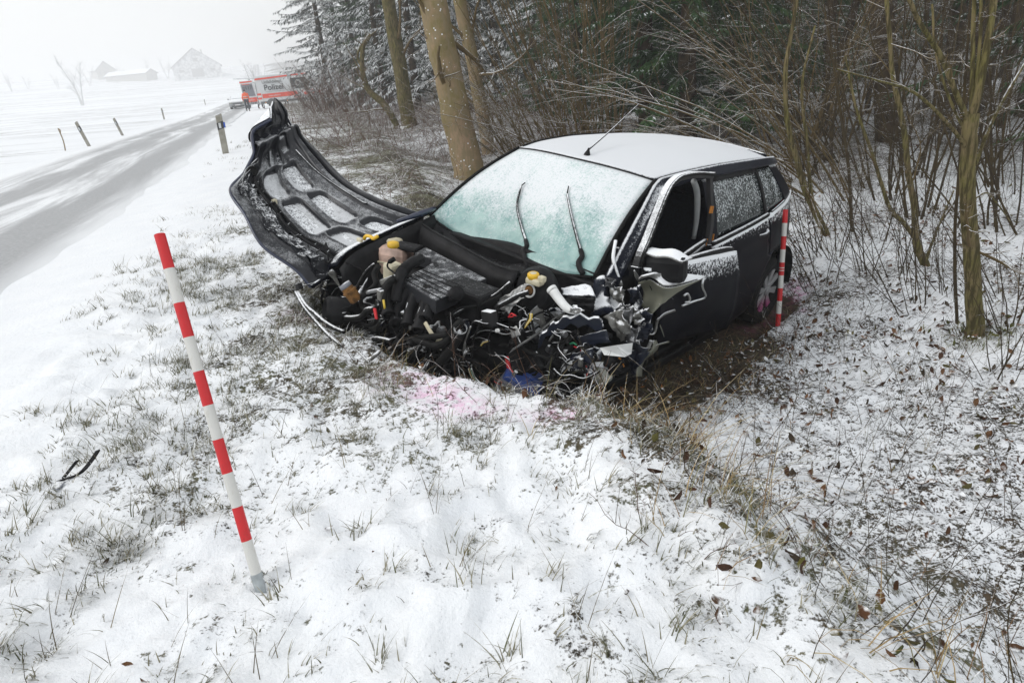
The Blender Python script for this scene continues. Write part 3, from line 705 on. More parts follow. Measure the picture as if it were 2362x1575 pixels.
# --- bonnet, flung up over the right wing, its underside towards the front
Fe = catmull([cd(p, k) for p, k in ((Z1(712, 1440), 4.12), (Z1(590, 1300), 4.10), (Z1(345, 1120), 4.12), (Z1(215, 890), 4.18), (Z1(105, 705), 4.26), (Z1(215, 570), 4.40), (Z1(285, 440), 4.48), (Z1(278, 290), 4.55), (Z1(415, 195), 4.62))], 150)
Re = catmull([cd(p, k) for p, k in ((Z1(1560, 890), 4.56), (Z1(1440, 870), 4.56), (Z1(1230, 790), 4.60), (Z1(1000, 660), 4.66), (Z1(820, 500), 4.72), (Z1(680, 360), 4.76), (Z1(560, 210), 4.80), (Z1(500, 110), 4.82), (Z1(425, 45), 4.86))], 150)
k = np.linspace(0, 1, 130)[None, :, None]; H = Fe[:, None] * (1 - k) + Re[:, None] * k
U, Wd = np.meshgrid(np.linspace(0, 1, 150), np.linspace(0, 1, 130), indexing='ij')
nrm = np.cross(np.gradient(H, axis=0), np.gradient(H, axis=1)); nrm /= np.linalg.norm(nrm, axis=2, keepdims=True)
to_cam = CO - H; nrm *= np.sign((nrm * to_cam).sum(2).mean())
hh = np.zeros_like(U); pk = np.zeros_like(U)
def pocket(u, w, du, dw, r=.035, d=.028):
    global hh, pk
    q = np.hypot(np.maximum(np.abs(U - u) - du + r, 0), np.maximum(np.abs(Wd - w) - dw + r, 0)) - r
    m = sst(-q, -.002, .007); hh -= d * m; pk = np.maximum(pk, m)
    hh += .006 * np.exp(-((q - .006) / .008) ** 2)
for a in ((.14, .50, .07, .085), (.14, .74, .055, .07), (.31, .44, .085, .09), (.31, .68, .085, .085), (.50, .42, .08, .09), (.50, .66, .08, .09), (.66, .50, .06, .10), (.70, .70, .05, .07), (.05, .36, .035, .09)): pocket(*a)
hh += .018 * sst(-np.abs(Wd - .90), -.035, -.025) + .020 * np.exp(-((Wd - .985) / .02) ** 2) - .02 * np.exp(-((Wd - .945) / .015) ** 2)     # rear stiffener
hh += .012 * sst(-np.abs(Wd - .16), -.06, -.052) * sst(U, .05, .15)  - .03 * np.exp(-((Wd - .27) / .03) ** 2) * sst(-U, -.62, -.5)
hh += .035 * (fbm(U * 4.5, Wd * 4, 3, 61) - .5) * sst(U, .45, .7) + .04 * np.exp(-((U - .78 + .08 * Wd) / .025) ** 2) - .05 * np.exp(-((U - .86 + .1 * Wd) / .03) ** 2)
hh += .014 * (fbm(U * 9, Wd * 9, 3, 63) - .5)
for th, fq, am, ph in ((.4, 3.1, .016, .2), (1.3, 2.3, .018, .6), (2.2, 4.0, .012, .1), (.9, 6.0, .008, .4)):
    w_ = (U * cos(th) + Wd * sin(th)) * fq + ph + .5 * (fbm(U * 3, Wd * 3, 2, 71) - .5); hh += am * (np.abs((w_ % 1) * 2 - 1) - .5) * (.5 + sst(U, .3, .9))
bel = .05 * np.sin(pi * Wd) * np.sin(pi * U)
hood = surf('bonnet', H + nrm * (hh - bel)[..., None], M['hood_in'], CAR, attrs=dict(pocket=pk.ravel())); tag(hood, 'torn-off bonnet standing up, its ribbed underside dusted with snow')
surf('bonnet_skin', H - nrm * (.030 + bel[..., None]), M['paint'], hood)
tube('bonnet_edge', Fe - nrm[:, 0] * .012, .012, M['paint_clean'], hood, 8, 150); tube('bonnet_edge', Re - nrm[:, -1] * .012, .009, M['paint'], hood, 8, 150)
tube('bonnet_edge', H[0] - nrm[0] * .012, .016, M['paint'], hood, 6, 130); tube('bonnet_edge', H[-1] - nrm[-1] * .012, .010, M['paint'], hood, 6, 130)
def hp(u, w, l=.03):
    i = int(round(u * 149)); j = int(round(w * 129)); return (H + nrm * (hh - bel)[..., None])[i, j] + nrm[i, j] * l
for i in range(14):        # what is left of the front crossmember: torn flat pieces
    u0, w0 = .04 + i * .042, .12 + .05 * crng.random(); lu, lw = crng.uniform(.025, .06), crng.uniform(.03, .055)
    V = [hp(np.clip(u0 + lu * a, 0, 1), np.clip(w0 + lw * b + crng.normal(0, .012), .01, 1), .008 + .012 * crng.random()) for a, b in ((-1, -1), (0, -1.15), (1, -.9), (1.1, .2), (.9, 1), (0, .8), (-.9, 1.1), (-1, .1))]
    mkp('crossmember_piece', V, [tuple(range(8))], M['hood_piece'], hood, solid=.004)
for i in range(9):
    u = .06 + i * .055; tube('grille_bar', [hp(u, .23, .03), hp(u + .012, .29, .035)], .004, M['rub_sn'], hood, 4)
tube('grille_rail', [hp(.05 + .06 * i, .235 + .01 * (i % 2), .035) for i in range(9)], .010, M['plast'], hood, 6)
tube('grille_rail', [hp(.05 + .06 * i, .285 + .012 * ((i + 1) % 2), .030) for i in range(9)], .008, M['plast'], hood, 6)
lathe('latch_hole', [(0, .03), (.022, .03), (.030, .036), (.034, .02)], hp(.60, .14, 0), CO - hp(.6, .14, 0), M['rub'], hood, 14)
tube('release_cable', [hp(.62, .06), hp(.67, .10, .06), hp(.63, .17, .05), hp(.55, .12, .05), hp(.46, .08)], .003, M['steel'], hood, 4)
bx('lamp_socket', hp(.40, .30, .02), (.03, .03, .03), M['cream'], hood, bevel=.004)
tube('prop_rod', [hp(.62, .80, .02), hp(.45, .84, .025), hp(.28, .87, .02), hp(.24, .86, .04)], .006, M['rub_sn'], hood, 6)
for i in range(16):
    u, w = crng.uniform(.02, .5), crng.uniform(.20, .31); c = hp(u, w, .02)
    V = c + crng.normal(0, .022, (4, 3)); mkp('plastic_shard', V, [(0, 1, 2), (0, 2, 3)], M['plast_sn' if i % 3 else 'plast'], hood, solid=.004)
# hinge and right wing line
tube('bonnet_hinge', [cp(Z1(1360, 950), 'y', -.60), cp(Z1(1540, 890), 'y', -.62), cp(Z1(1640, 850), 'y', -.66)], [.012, .02, .014], M['paint_clean'], CAR, 6)

# ------------------------------------------------------------------ what is left of the front
def C2(x, y, ax, v): return cp(Z2(x, y), ax, v)
def C3(x, y, ax, v): return cp(Z3(x, y), ax, v)
# cowl trough under the windscreen
lo = catmull([cp(p, 'x', x) for p, x in ((Z5(20, 880), 2.22), (Z5(180, 980), 2.28), (Z5(420, 1110), 2.33), (Z5(720, 1270), 2.36), (Z5(930, 1330), 2.34))], 22)
up_ = WB[:22][np.linspace(0, 17, 22).astype(int)] + [.015, 0, -.012]
kk = np.linspace(0, 1, 8)[None, :, None]; P = up_[:, None] * (1 - kk) + lo[:, None] * kk; P[..., 2] -= .05 * np.sin(pi * kk[..., 0])
cw = surf('cowl_panel', P, M['plast'], CAR, solid=.012)
tube('cowl_edge', P[:, -1] + [0, 0, .006], .009, M['plast'], cw, 6, 22)
P3 = np.stack([lo, lo + [.03, 0, -.06], lo + [.02, 0, -.30]], 1); surf('bulkhead_upper', P3, M['dark'], CAR, solid=.02)
for i in (4, 9, 14): tube('cowl_rib', [P[i, 1] + [0, 0, .004], P[i, -2] + [0, 0, .012]], .004, M['plast'], cw, 4)
# right wing apron and strut tower, radiator support stub
pts_t = [cp(Z1(1640, 900), 'y', -.64), C2(640, 200, 'y', -.62), C2(460, 370, 'y', -.62)]
tp = catmull(pts_t, 12); Pn = np.stack([tp, tp + [.0, .03, -.05], tp + [.0, .05, -.30], tp + [-.02, .06, -.50]], 1)
surf('wing_apron', Pn, M['plast'], CAR, solid=.015)
surf('right_wing', np.stack([tp + [0, -.03, .0], tp + [0, -.10, -.02], tp + [0, -.16, -.25], tp + [0, -.15, -.45]], 1), M['paint'], CAR, solid=.015)
# engine and gearbox castings
bx('engine_block', (2.60, -.05, .56), (.42, .62, .50), M['dark'], CAR, bevel=.03)
bx('gearbox', (2.48, .45, .42), (.40, .42, .36), M['dark'], CAR, bevel=.05)
bx('subframe', (2.55, .05, .20), (.45, 1.10, .12), M['dark'], CAR, bevel=.03)
lathe('alternator', [(0, -.09), (.07, -.085), (.085, -.05), (.085, .05), (.06, .09), (0, .09)], (2.80, -.40, .50), (0, 1, 0), M['alu'], CAR, 20)
lathe('crank_pulley', [(.0, 0), (.07, .0), (.08, .02), (.08, .05), (.03, .06), (0, .06)], (2.66, -.44, .38), (0, -1, 0), M['dark'], CAR, 20)
for i in range(7): bx('block_rib', (2.82, -.25 + i * .09, .50), (.025, .018, .28), M['dark'], CAR, bevel=.005)
# engine cover
poly = [C2(x, y, 'z', .905) for x, y in ((1200, 183), (1730, 457), (1290, 650), (1020, 487), (1090, 408), (1180, 372), (1255, 320), (1245, 285), (1105, 237))]
ec = prism('engine_cover', poly[::-1], (0, 0, -.075), M['cover'], CAR, .006)
for (a, b) in (((1075, 445), (1395, 605)), ((1105, 420), (1440, 588)), ((1140, 400), (1500, 560)), ((1180, 385), (1545, 540)), ((1030, 470), (1330, 630))):
    tube('cover_groove', [C2(*a, 'z', .906), C2(*b, 'z', .906)], .0035, M['rub'], ec, 4)
for (x, y, r) in ((1213, 527, .021), (1060, 441, .017)):
    lathe('cover_hole', [(0, .0015), (r * .8, .0015), (r, .004), (r * 1.12, -.004)], C2(x, y, 'z', .905), (0, 0, 1), M['rub'], ec, 18)
bx('cover_badge', C2(1290, 335, 'z', .907), (.07, .024, .004), M['plast'], ec, Matrix.Rotation(radians(58), 3, 'Z'), .001)
tube('air_inlet', [C2(1420, 590, 'x', 2.72), C2(1445, 605, 'x', 2.80), C2(1470, 585, 'x', 2.84)], [.03, .036, .04], M['plast'], CAR, 14)
bx('air_box', C2(1560, 600, 'x', 2.66) - [.02, 0, .03], (.20, .30, .16), M['plast'], CAR, Matrix.Rotation(radians(5), 3, 'Z'), .02)
# coolant tank
c = C2(945, 290, 'z', .80); tk = bx('coolant_tank', c, (.19, .20, .20), M['pinkish'], CAR, Matrix.Rotation(radians(25), 3, 'Z'), .05)
bx('tank_neck', c + [-.02, -.045, .095], (.10, .10, .05), M['cream'], tk, Matrix.Rotation(radians(25), 3, 'Z'), .025)
lathe('tank_cap', [(0, .035), (.020, .035), (.034, .030), (.036, .004), (.030, 0)], C2(922, 188, 'z', .945), (0, 0, 1), M['yellow'], tk, 8, smooth=False)
bx('tank_seam', c, (.20, .205, .012), M['cream'], tk, Matrix.Rotation(radians(25), 3, 'Z'), .004)
bx('washer_bottle', C2(920, 400, 'x', 2.80), (.09, .09, .11), M['cream'], CAR, bevel=.02)
tube('sensor_lead', [C2(930, 290, 'x', 2.86), C2(880, 320, 'x', 2.90), C2(875, 360, 'x', 2.90), C2(920, 400, 'x', 2.90), C2(960, 425, 'x', 2.9)], .005, M['rub'], CAR, 6)
lathe('sensor_plug', [(0, 0), (.014, 0), (.014, .03), (.006, .045)], C2(930, 290, 'x', 2.86), (.3, -.6, -.5), M['rub'], CAR, 10)
bx('blue_cover', C2(1050, 185, 'z', .90), (.10, .16, .03), M['plast'], CAR, Matrix.Rotation(radians(20), 3, 'Z'), .01)
# corrugated intake hose and the four runners
P = catmull([C2(1160, 285, 'x', 2.70), C2(1080, 325, 'x', 2.78), C2(1010, 390, 'x', 2.84), C2(985, 440, 'x', 2.88), C2(960, 560, 'x', 2.92), C2(945, 660, 'x', 2.95)], 46)
rr = .031 + .004 * (np.arange(46) % 2) * (np.arange(46) > 12) * (np.arange(46) < 28)
tube('intake_hose', P, rr, M['plast'], CAR, 14, 46)
for pts in (((950, 480), (905, 500), (870, 560), (860, 650), (880, 760)), ((1055, 545), (1010, 630), (965, 710), (942, 790), (945, 845)), ((1120, 580), (1085, 670), (1060, 760), (1045, 850)), ((1205, 615), (1190, 710), (1160, 790), (1140, 885)), ((1240, 640), (1235, 720), (1205, 790))):
    P = [C2(x, y, 'x', 2.86 + .16 * i / 4) for i, (x, y) in enumerate(pts)]
    ru = tube('intake_runner', P, [.030, .032, .031, .027], M['plast'], CAR, 12)
    d = P[-1] - P[-2]; lathe('runner_flange', [(.024, -.012), (.037, -.010), (.037, .012), (.026, .014), (.022, -.02)], P[-1], d, M['plast'], ru, 16)
    tube('runner_clip', [P[1] + [.028, 0, .01], P[2] + [.030, 0, .008]], .005, M['rub_sn'], ru, 5)
tube('wiring_loom', [C2(940, 455, 'x', 2.94), C2(880, 500, 'x', 2.97), C2(845, 570, 'x', 3.0), C2(850, 700, 'x', 3.02), C2(900, 830, 'x', 3.0), C2(1010, 990, 'x', 2.95)], [.022, .020, .014, .008], M['rub'], CAR, 8)
tube('dipstick_tube', [C2(838, 640, 'x', 3.03), C2(855, 745, 'x', 3.03)], .006, M['yelc'], CAR, 6)
bx('connector_block', C2(815, 600, 'x', 3.02), (.03, .035, .06), M['alu'], CAR, bevel=.006)
# rusty strut stub with its grey cap
p0, p1 = C2(610, 650, 'x', 3.02), C2(500, 505, 'x', 3.06); d = p1 - p0; L = np.linalg.norm(d)
ro = lathe('oil_filter_housing', [(0, 0), (.030, 0), (.036, L * .1), (.036, L * .5), (.041, L * .52), (.041, L * .62), (.034, L * .64), (.034, L * .8), (0, L * .8)], p0, d, M['rust'], CAR, 18)
lathe('housing_cap', [(.030, L * .8), (.036, L * .82), (.034, L * 1.02), (0, L * 1.04)], p0, d, M['battgrey'], ro, 8, smooth=False)
lathe('fan_shroud', [(0, -.02), (.085, -.02), (.095, .0), (.095, .10), (.08, .12), (.05, .06), (0, .06)], C2(510, 760, 'x', 2.98), (1, -.5, .2), M['plast'], CAR, 22)
bx('lamp_bracket', C2(560, 850, 'x', 2.96), (.10, .18, .10), M['plast'], CAR, Matrix.Rotation(radians(20), 3, 'Z'), .01)
bx('slam_panel_stub', C2(880, 470, 'x', 2.92), (.04, .12, .03), M['alu'], CAR, Matrix.Rotation(radians(30), 3, 'X'), .006)
def hose(name, pts, r, mat, x0=3.0, x1=None, z=C2, k=8, parent=CAR):
    x1 = x0 if x1 is None else x1; n = len(pts)
    return tube(name, [z(a, b, 'x', x0 + (x1 - x0) * i / max(1, n - 1)) for i, (a, b) in enumerate(pts)], r, M[mat], parent, k)
hose('hose', [(645, 600), (650, 690), (700, 725), (760, 712), (790, 745), (770, 835), (700, 862), (640, 850), (545, 920)], .012, 'rub')
hose('hose', [(500, 745), (515, 795), (640, 790), (690, 735), (750, 720)], .017, 'rub_sn', 3.03)
hose('hose', [(800, 345), (760, 420), (775, 500), (720, 560), (650, 620)], .016, 'rub', 2.92, 3.0)
hose('hose', [(760, 335), (690, 400), (640, 480), (600, 550)], .010, 'rub_sn', 2.86, 2.94)
hose('metal_pipe', [(700, 578), (760, 565), (820, 555)], .011, 'steel', 3.02)
hose('pressure_hose', [(690, 1040), (700, 1010), (770, 975), (850, 985), (900, 1000)], .014, 'rub_sn', 3.05)
hose('coolant_hose', [(1510, 825), (1440, 900), (1390, 985), (1300, 1035), (1190, 1005), (1100, 980)], .021, 'rub', 2.95, 3.0)
bh = hose('coolant_hose', [(1500, 920), (1410, 1075), (1285, 1240), (1205, 1315)], .027, 'rub_sn', 2.93, 3.0)
lathe('hose_end', [(0, 0), (.024, 0), (.030, .02), (.030, .05), (.018, .06)], C2(1210, 1345, 'x', 3.0), (0, -.6, .8), M['plast'], bh, 12)
lathe('hose_clamp', [(.030, -.006), (.034, -.006), (.034, .006), (.030, .006), (.030, -.006)], C2(1500, 888, 'x', 2.95), (.3, .5, .8), M['steel'], CAR, 18)
hose('hose', [(1010, 985), (1130, 965), (1280, 955), (1390, 930)], .016, 'rub', 2.98)
hose('hose', [(1390, 800), (1500, 740), (1620, 670), (1790, 605), (1930, 490)], .009, 'rub_sn', 2.82, 2.55)
hose('hose', [(1400, 790), (1490, 715), (1640, 690), (1760, 640), (1850, 600)], .007, 'rub', 2.85, 2.6)
hose('hose', [(1820, 700), (1900, 660), (1990, 610), (2085, 575)], .014, 'rub_sn', 2.62, 2.52); hose('hose', [(1812, 690), (1805, 760), (1815, 830)], .012, 'rub', 2.64)
bx('relay_box', C2(1752, 800, 'x', 2.72), (.05, .075, .085), M['plast_sn'], CAR, Matrix.Rotation(radians(12), 3, 'X'), .008)
bx('white_clip', C2(1236, 903, 'x', 2.96), (.012, .10, .022), M['cream'], CAR, Matrix.Rotation(radians(-40), 3, 'X'), .003)
bx('white_clip', C2(1325, 1010, 'x', 2.96), (.012, .05, .06), M['cream'], CAR, Matrix.Rotation(radians(-30), 3, 'X'), .003)
bx('white_clip', C2(1820, 905, 'x', 2.74), (.012, .03, .02), M['whitep'], CAR, Matrix.Rotation(radians(30), 3, 'X'), .006)
hose('wire', [(1550, 920), (1620, 830), (1665, 850), (1620, 960), (1600, 1100), (1590, 1190), (1545, 1230)], .005, 'rub_sn', 2.85)
hose('wire', [(1590, 870), (1540, 1000), (1520, 1100)], .004, 'alu', 2.9)
hose('wire', [(1600, 1150), (1640, 1220), (1720, 1280), (1800, 1330), (1850, 1360)], .007, 'rub', 2.80)
hose('wire', [(1850, 1360), (1830, 1350), (1800, 1335)], .009, 'redc', 2.79)
for i in range(6): hose('loom_wire', [(1570 + i * 5, 1230), (1590 + i * 7, 1290 + i * 3), (1630 + i * 6, 1345), (1660 + i * 4, 1390 - i * 6)], .0035, ('whitec', 'yelc', 'rub', 'whitec', 'greenc', 'alu')[i], 2.86)
hose('undertray_edge', [(1540, 1370), (1580, 1430), (1650, 1480), (1700, 1500)], .018, 'plast_sn', 2.86); P = np.array([[C2(1550 + 45 * i, 1375 + 28 * i - 30 * j, 'x', 2.84 - .03 * j) for j in range(3)] for i in range(5)]); surf('undertray', P, M['plast'], CAR, solid=.01)
# bent grille frame lying out to the side on the snow
def cg(p, f=.01):
    """just in front of where the pixel's ray meets the land"""
    h = on_ground(*p) - C_POS; return CAR_R.T @ (C_POS + h * (1 - f) - CAR_T)
def rods(name, pts, fs, r, mat, parent, k=6): return tube(name, [cg(Z2(*q), np.interp(i, np.linspace(0, len(pts) - 1, len(fs)), fs)) for i, q in enumerate(pts)], r, M[mat], parent, k)
gf = rods('grille_frame', [(80, 575), (150, 700), (250, 820), (370, 950), (490, 1045)], [.12, .06, .015], .010, 'rub_sn', CAR)
rods('frame_bar', [(100, 575), (170, 690), (250, 760), (330, 830), (420, 885), (505, 920)], [.12, .07, .04], .011, 'rub_sn', gf)
bx('frame_end', cg(Z2(112, 525), .14), (.03, .045, .035), M['plast'], gf, Matrix.Rotation(radians(30), 3, 'X'), .005)
for a, b, f in (((120, 640), (185, 700), .09), ((240, 805), (330, 835), .05)): rods('frame_bar', [a, b], [f, f], .007, 'rub', gf)
P = catmull([cg(Z2(x, y), .012) for x, y in ((480, 950), (560, 1030), (640, 1110), (712, 1175))], 10); band('bumper_strip', P, np.array([.006, .016, .0]), np.array([.0, 0, .006]), M['snowlip'], CAR)
rods('metal_pipe', [(690, 1170), (740, 1140), (800, 1090), (832, 1045), (885, 1020)], [.012, .02, .05], [.012, .010, .008], 'alu', CAR)
rods('metal_pipe', [(790, 810), (850, 900), (880, 970), (905, 1015), (960, 1025), (1010, 1020), (1050, 1045)], [.12, .07, .06], [.010, .010, .010], 'steel', CAR)
# brake booster and reservoir
bc = C3(690, 420, 'x', 2.36); lathe('brake_booster', [(0, .05), (.05, .05), (.11, .03), (.125, 0), (.125, -.04), (.10, -.07), (0, -.07)], bc, (1, .05, .15), M['plast'], CAR, 28)
lathe('booster_ring', [(.030, .052), (.040, .058), (.040, .064), (.030, .062), (.030, .052)], bc, (1, .05, .15), M['whitep'], CAR, 22); lathe('booster_port', [(0, .07), (.022, .068), (.024, .05)], bc, (1, .05, .15), M['rust'], CAR, 14)
rs = bx('brake_fluid_reservoir', C3(683, 345, 'x', 2.42), (.06, .095, .038), M['cream'], CAR, Matrix.Rotation(radians(8), 3, 'Z'), .012)
lathe('reservoir_cap', [(0, .030), (.028, .030), (.033, .024), (.033, .002), (.026, 0)], C3(668, 305, 'x', 2.42) - [0, 0, .01], (.1, 0, 1), M['yellow'], rs, 12, smooth=False); lathe('cap_label', [(0, .0315), (.018, .031)], C3(668, 305, 'x', 2.42) - [0, 0, .01], (.1, 0, 1), M['cream'], rs, 12)
bx('reservoir_lug', C3(745, 330, 'x', 2.42), (.035, .04, .035), M['cream'], rs, bevel=.008)
# crumpled sheets
def crumple(name, corners, mat, n=14, amp=.03, seed=0, freq=4, solid=.004, parent=CAR, smooth=False):
    a, b = np.meshgrid(np.linspace(0, 1, n), np.linspace(0, 1, n), indexing='ij'); c0, c1, c2, c3 = [np.asarray(c, float) for c in corners]
    P = (c0 * ((1 - a) * (1 - b))[..., None] + c1 * (a * (1 - b))[..., None] + c2 * (a * b)[..., None] + c3 * ((1 - a) * b)[..., None])
    g = np.random.default_rng(seed + 500); nm = np.cross(c1 - c0, c3 - c0); nm /= np.linalg.norm(nm) + 1e-9; h = 0
    for i in range(4):      # creases: sharp folds running across the sheet at random angles
        th = g.uniform(0, pi); ph = g.uniform(0, 1); w = (a * cos(th) + b * sin(th)) * freq * g.uniform(.35, .8) + ph + .35 * (fbm(a * 2, b * 2, 2, seed + i) - .5)
        h = h + (np.abs((w % 1) * 2 - 1) - .5) * g.uniform(.4, 1)
    P = P + nm * (h * amp)[..., None]
    P = P + g.normal(0, amp * (.10 if smooth else .17), P.shape)
    return surf(name, P, M[mat], parent, smooth, solid)
def q3(pts, x): return [C3(a, b, 'x', x if np.ndim(x) == 0 else x[i]) for i, (a, b) in enumerate(pts)]
hs = crumple('heat_shield', [C2(1800, 690, 'x', 2.60), C2(1960, 560, 'x', 2.50), C2(2070, 500, 'x', 2.46), C2(1920, 760, 'x', 2.58)], 'mesh', 18, .014, 3, 5)
crumple('heat_shield', q3([(230, 590), (420, 470), (580, 500), (400, 640)], 2.56), 'mesh', 14, .012, 5, 4)
crumple('heat_shield', q3([(460, 780), (520, 750), (560, 830), (480, 860)], 2.66), 'mesh', 8, .006, 6, 3)
crumple('strut_tower', q3([(920, 405), (1190, 390), (1230, 490), (930, 480)], [2.20, 2.16, 2.26, 2.30]), 'navypart', 12, .012, 8, 3, smooth=True)
crumple('strut_tower_side', q3([(930, 490), (1230, 495), (1210, 620), (980, 600)], [2.31, 2.28, 2.30, 2.34]), 'dark', 12, .02, 9, 3)
crumple('inner_wing', q3([(1220, 330), (1420, 320), (1480, 700), (1200, 640)], [2.10, 1.98, 2.1, 2.25]), 'navypart', 10, .04, 10, 3)
du = tube('air_duct', [C3(850, 440, 'x', 2.46), C3(900, 510, 'x', 2.47), C3(970, 590, 'x', 2.48), C3(1050, 625, 'x', 2.48)], [.026, .024, .022, .016], M['whitep'], CAR, 12)
crumple('duct_tear', q3([(1030, 560), (1130, 610), (1060, 640), (1000, 620)], 2.50), 'snowlip', 8, .012, 12, 4, parent=du)
lathe('duct_mouth', [(.020, .0), (.028, .002), (.028, .018), (.024, .02)], C3(845, 435, 'x', 2.46), C3(845, 435, 'x', 2.46) - C3(900, 510, 'x', 2.47), M['whitep'], du, 14)
P = np.array([C3(480, 968, 'x', 2.68), C3(660, 850, 'x', 2.66), C3(760, 770, 'x', 2.63), C3(862, 682, 'x', 2.60)]); P = catmull(P, 10)
band('radiator_brace', P, np.array([.0, .010, .016]) * np.interp(np.linspace(0, 1, 10), [0, .5, 1], [.8, 1.1, .9])[:, None], np.array([.008, 0, .002]), M['snowlip'], CAR)
P = catmull(q3([(715, 905), (800, 800), (890, 740), (1010, 700), (1150, 705), (1290, 745)], [2.60, 2.56, 2.52, 2.48, 2.45, 2.42]), 18); band('front_beam', P, np.array([.0, .0, .026]) * (1 + .5 * np.sin(np.arange(18) * 1.7))[:, None], np.array([.012, .008, 0]), M['navypart'], CAR, .004)
crumple('scrap_panel', q3([(1060, 850), (1330, 785), (1370, 895), (1090, 935)], 2.44), 'navypart', 10, .010, 15, 2, smooth=True)
crumple('scrap_panel', q3([(1000, 660), (1280, 690), (1300, 770), (1060, 740)], 2.38), 'navypart', 10, .016, 16, 3)
wp = mkp('white_lamp_cover', q3([(1272, 948), (1420, 925), (1562, 905), (1550, 1000), (1492, 1030), (1310, 1012)], [2.44, 2.42, 2.36, 2.36, 2.40, 2.45]), [(0, 1, 4, 5), (1, 2, 3, 4)], M['whitep'], CAR, solid=.006)
for i, (pl, x, m_) in enumerate(((((1310, 665), (1450, 600), (1560, 780), (1470, 880)), 2.30, 'alu'), (((1420, 640), (1540, 600), (1605, 905), (1480, 880)), 2.26, 'steel'), (((1480, 565), (1620, 600), (1645, 740), (1550, 705)), 2.16, 'alu'), (((1370, 400), (1485, 400), (1510, 530), (1390, 545)), 2.06, 'alu'), (((1285, 330), (1380, 310), (1400, 390), (1300, 400)), 2.08, 'steel'), (((1440, 560), (1560, 560), (1500, 660), (1400, 640)), 2.20, 'steel'), (((1540, 420), (1640, 380), (1640, 600), (1560, 640)), 2.02, 'navypart'), (((1560, 640), (1720, 590), (1740, 800), (1640, 900)), 2.08, 'navypart'), (((1480, 900), (1640, 880), (1700, 1010), (1560, 1200)), 2.14, 'navypart'), (((1010, 1000), (1180, 960), (1220, 1190), (1040, 1110)), 2.48, 'navypart'), (((1320, 1040), (1480, 1050), (1460, 1180), (1330, 1200)), 2.36, 'dark'))):
    crumple('crushed_sheet_metal', q3(pl, x), m_, 10, .034, 20 + i, 3)
# lamp, wires at the left corner
lathe('fog_lamp', [(0, .03), (.05, .022), (.066, .0), (.060, -.04), (.03, -.07), (0, -.07)], C3(1275, 1195, 'x', 2.36), (.75, .35, -.4), M['lens'], CAR, 24); lathe('lamp_rim', [(.064, .0), (.074, .004), (.072, -.03), (.06, -.04)], C3(1275, 1195, 'x', 2.36), (.75, .35, -.4), M['navypart'], CAR, 24)
hose('red_wire', [(1035, 938), (1095, 965), (1120, 1040), (1135, 1100), (1165, 1150), (1150, 1200)], .004, 'redc', 2.46, z=C3, k=6)
bx('yellow_plug', C3(1135, 1010, 'x', 2.46), (.012, .018, .05), M['yellow'], CAR, Matrix.Rotation(radians(-30), 3, 'X'), .003); bx('white_plug', C3(1155, 1042, 'x', 2.45), (.02, .03, .04), M['cream'], CAR, bevel=.004)
for i in range(5): hose('loom_wire', [(655 - i * 8, 640), (650 - i * 9, 690), (620 - i * 6, 730), (590, 770)], .0035, ('yelc', 'whitec', 'yelc', 'rub', 'alu')[i], 2.6, z=C3, k=5)
for i in range(4): hose('loom_wire', [(190 + i * 3, 935 - i * 8), (215, 905 - i * 4), (255, 890 - i * 3)], .0035, ('yelc', 'whitec', 'yelc', 'alu')[i], 2.75, z=C3, k=5)
hose('orange_wire', [(1440, 1040), (1470, 1070), (1485, 1120)], .004, 'orange', 2.35, z=C3); hose('red_wire', [(450, 660), (470, 640), (510, 660)], .004, 'redc', 2.62, z=C3); hose('red_wire', [(440, 670), (475, 668), (500, 650)], .004, 'redc', 2.62, z=C3); bx('red_tab', C2(770, 760, 'x', 3.06), (.01, .02, .06), M['redc'], CAR, Matrix.Rotation(radians(15), 3, 'X'), .003)
hose('green_wire', [(1000, 915), (1030, 905), (1060, 925)], .005, 'greenc', 2.45, z=C3)
hose('yellow_hook', [(1110, 1085), (1125, 1060), (1160, 1065), (1180, 1080), (1210, 1062)], .010, 'yellow', 2.85, z=lambda a, b, ax, v: cp(Z1(a, b), ax, v))
bx('white_plug', cp(Z1(1078, 1090), 'x', 2.88), (.02, .04, .02), M['cream'], CAR, bevel=.004)
# fuse box hanging out, with its fuses
fb = [C3(340, 1062, 'x', 2.66), C3(500, 1015, 'x', 2.58), C3(545, 1085, 'x', 2.58), C3(405, 1140, 'x', 2.66)]
fz = prism('fuse_box', fb, (-.01, -.005, -.05), M['cream'], CAR, .004)
for i in range(6):
    for j in range(3):
        a, b = (i + .6) / 6.6, (j + .5) / 3; p = fb[0] * (1 - a) * (1 - b) + fb[1] * a * (1 - b) + fb[2] * a * b + fb[3] * (1 - a) * b
        bx('fuse', p + [.004, 0, .008], (.014, .011, .02), M[('plast', 'yelc', 'whitep', 'plast', 'rub')[(i * 3 + j) % 5]], fz, bevel=.002)
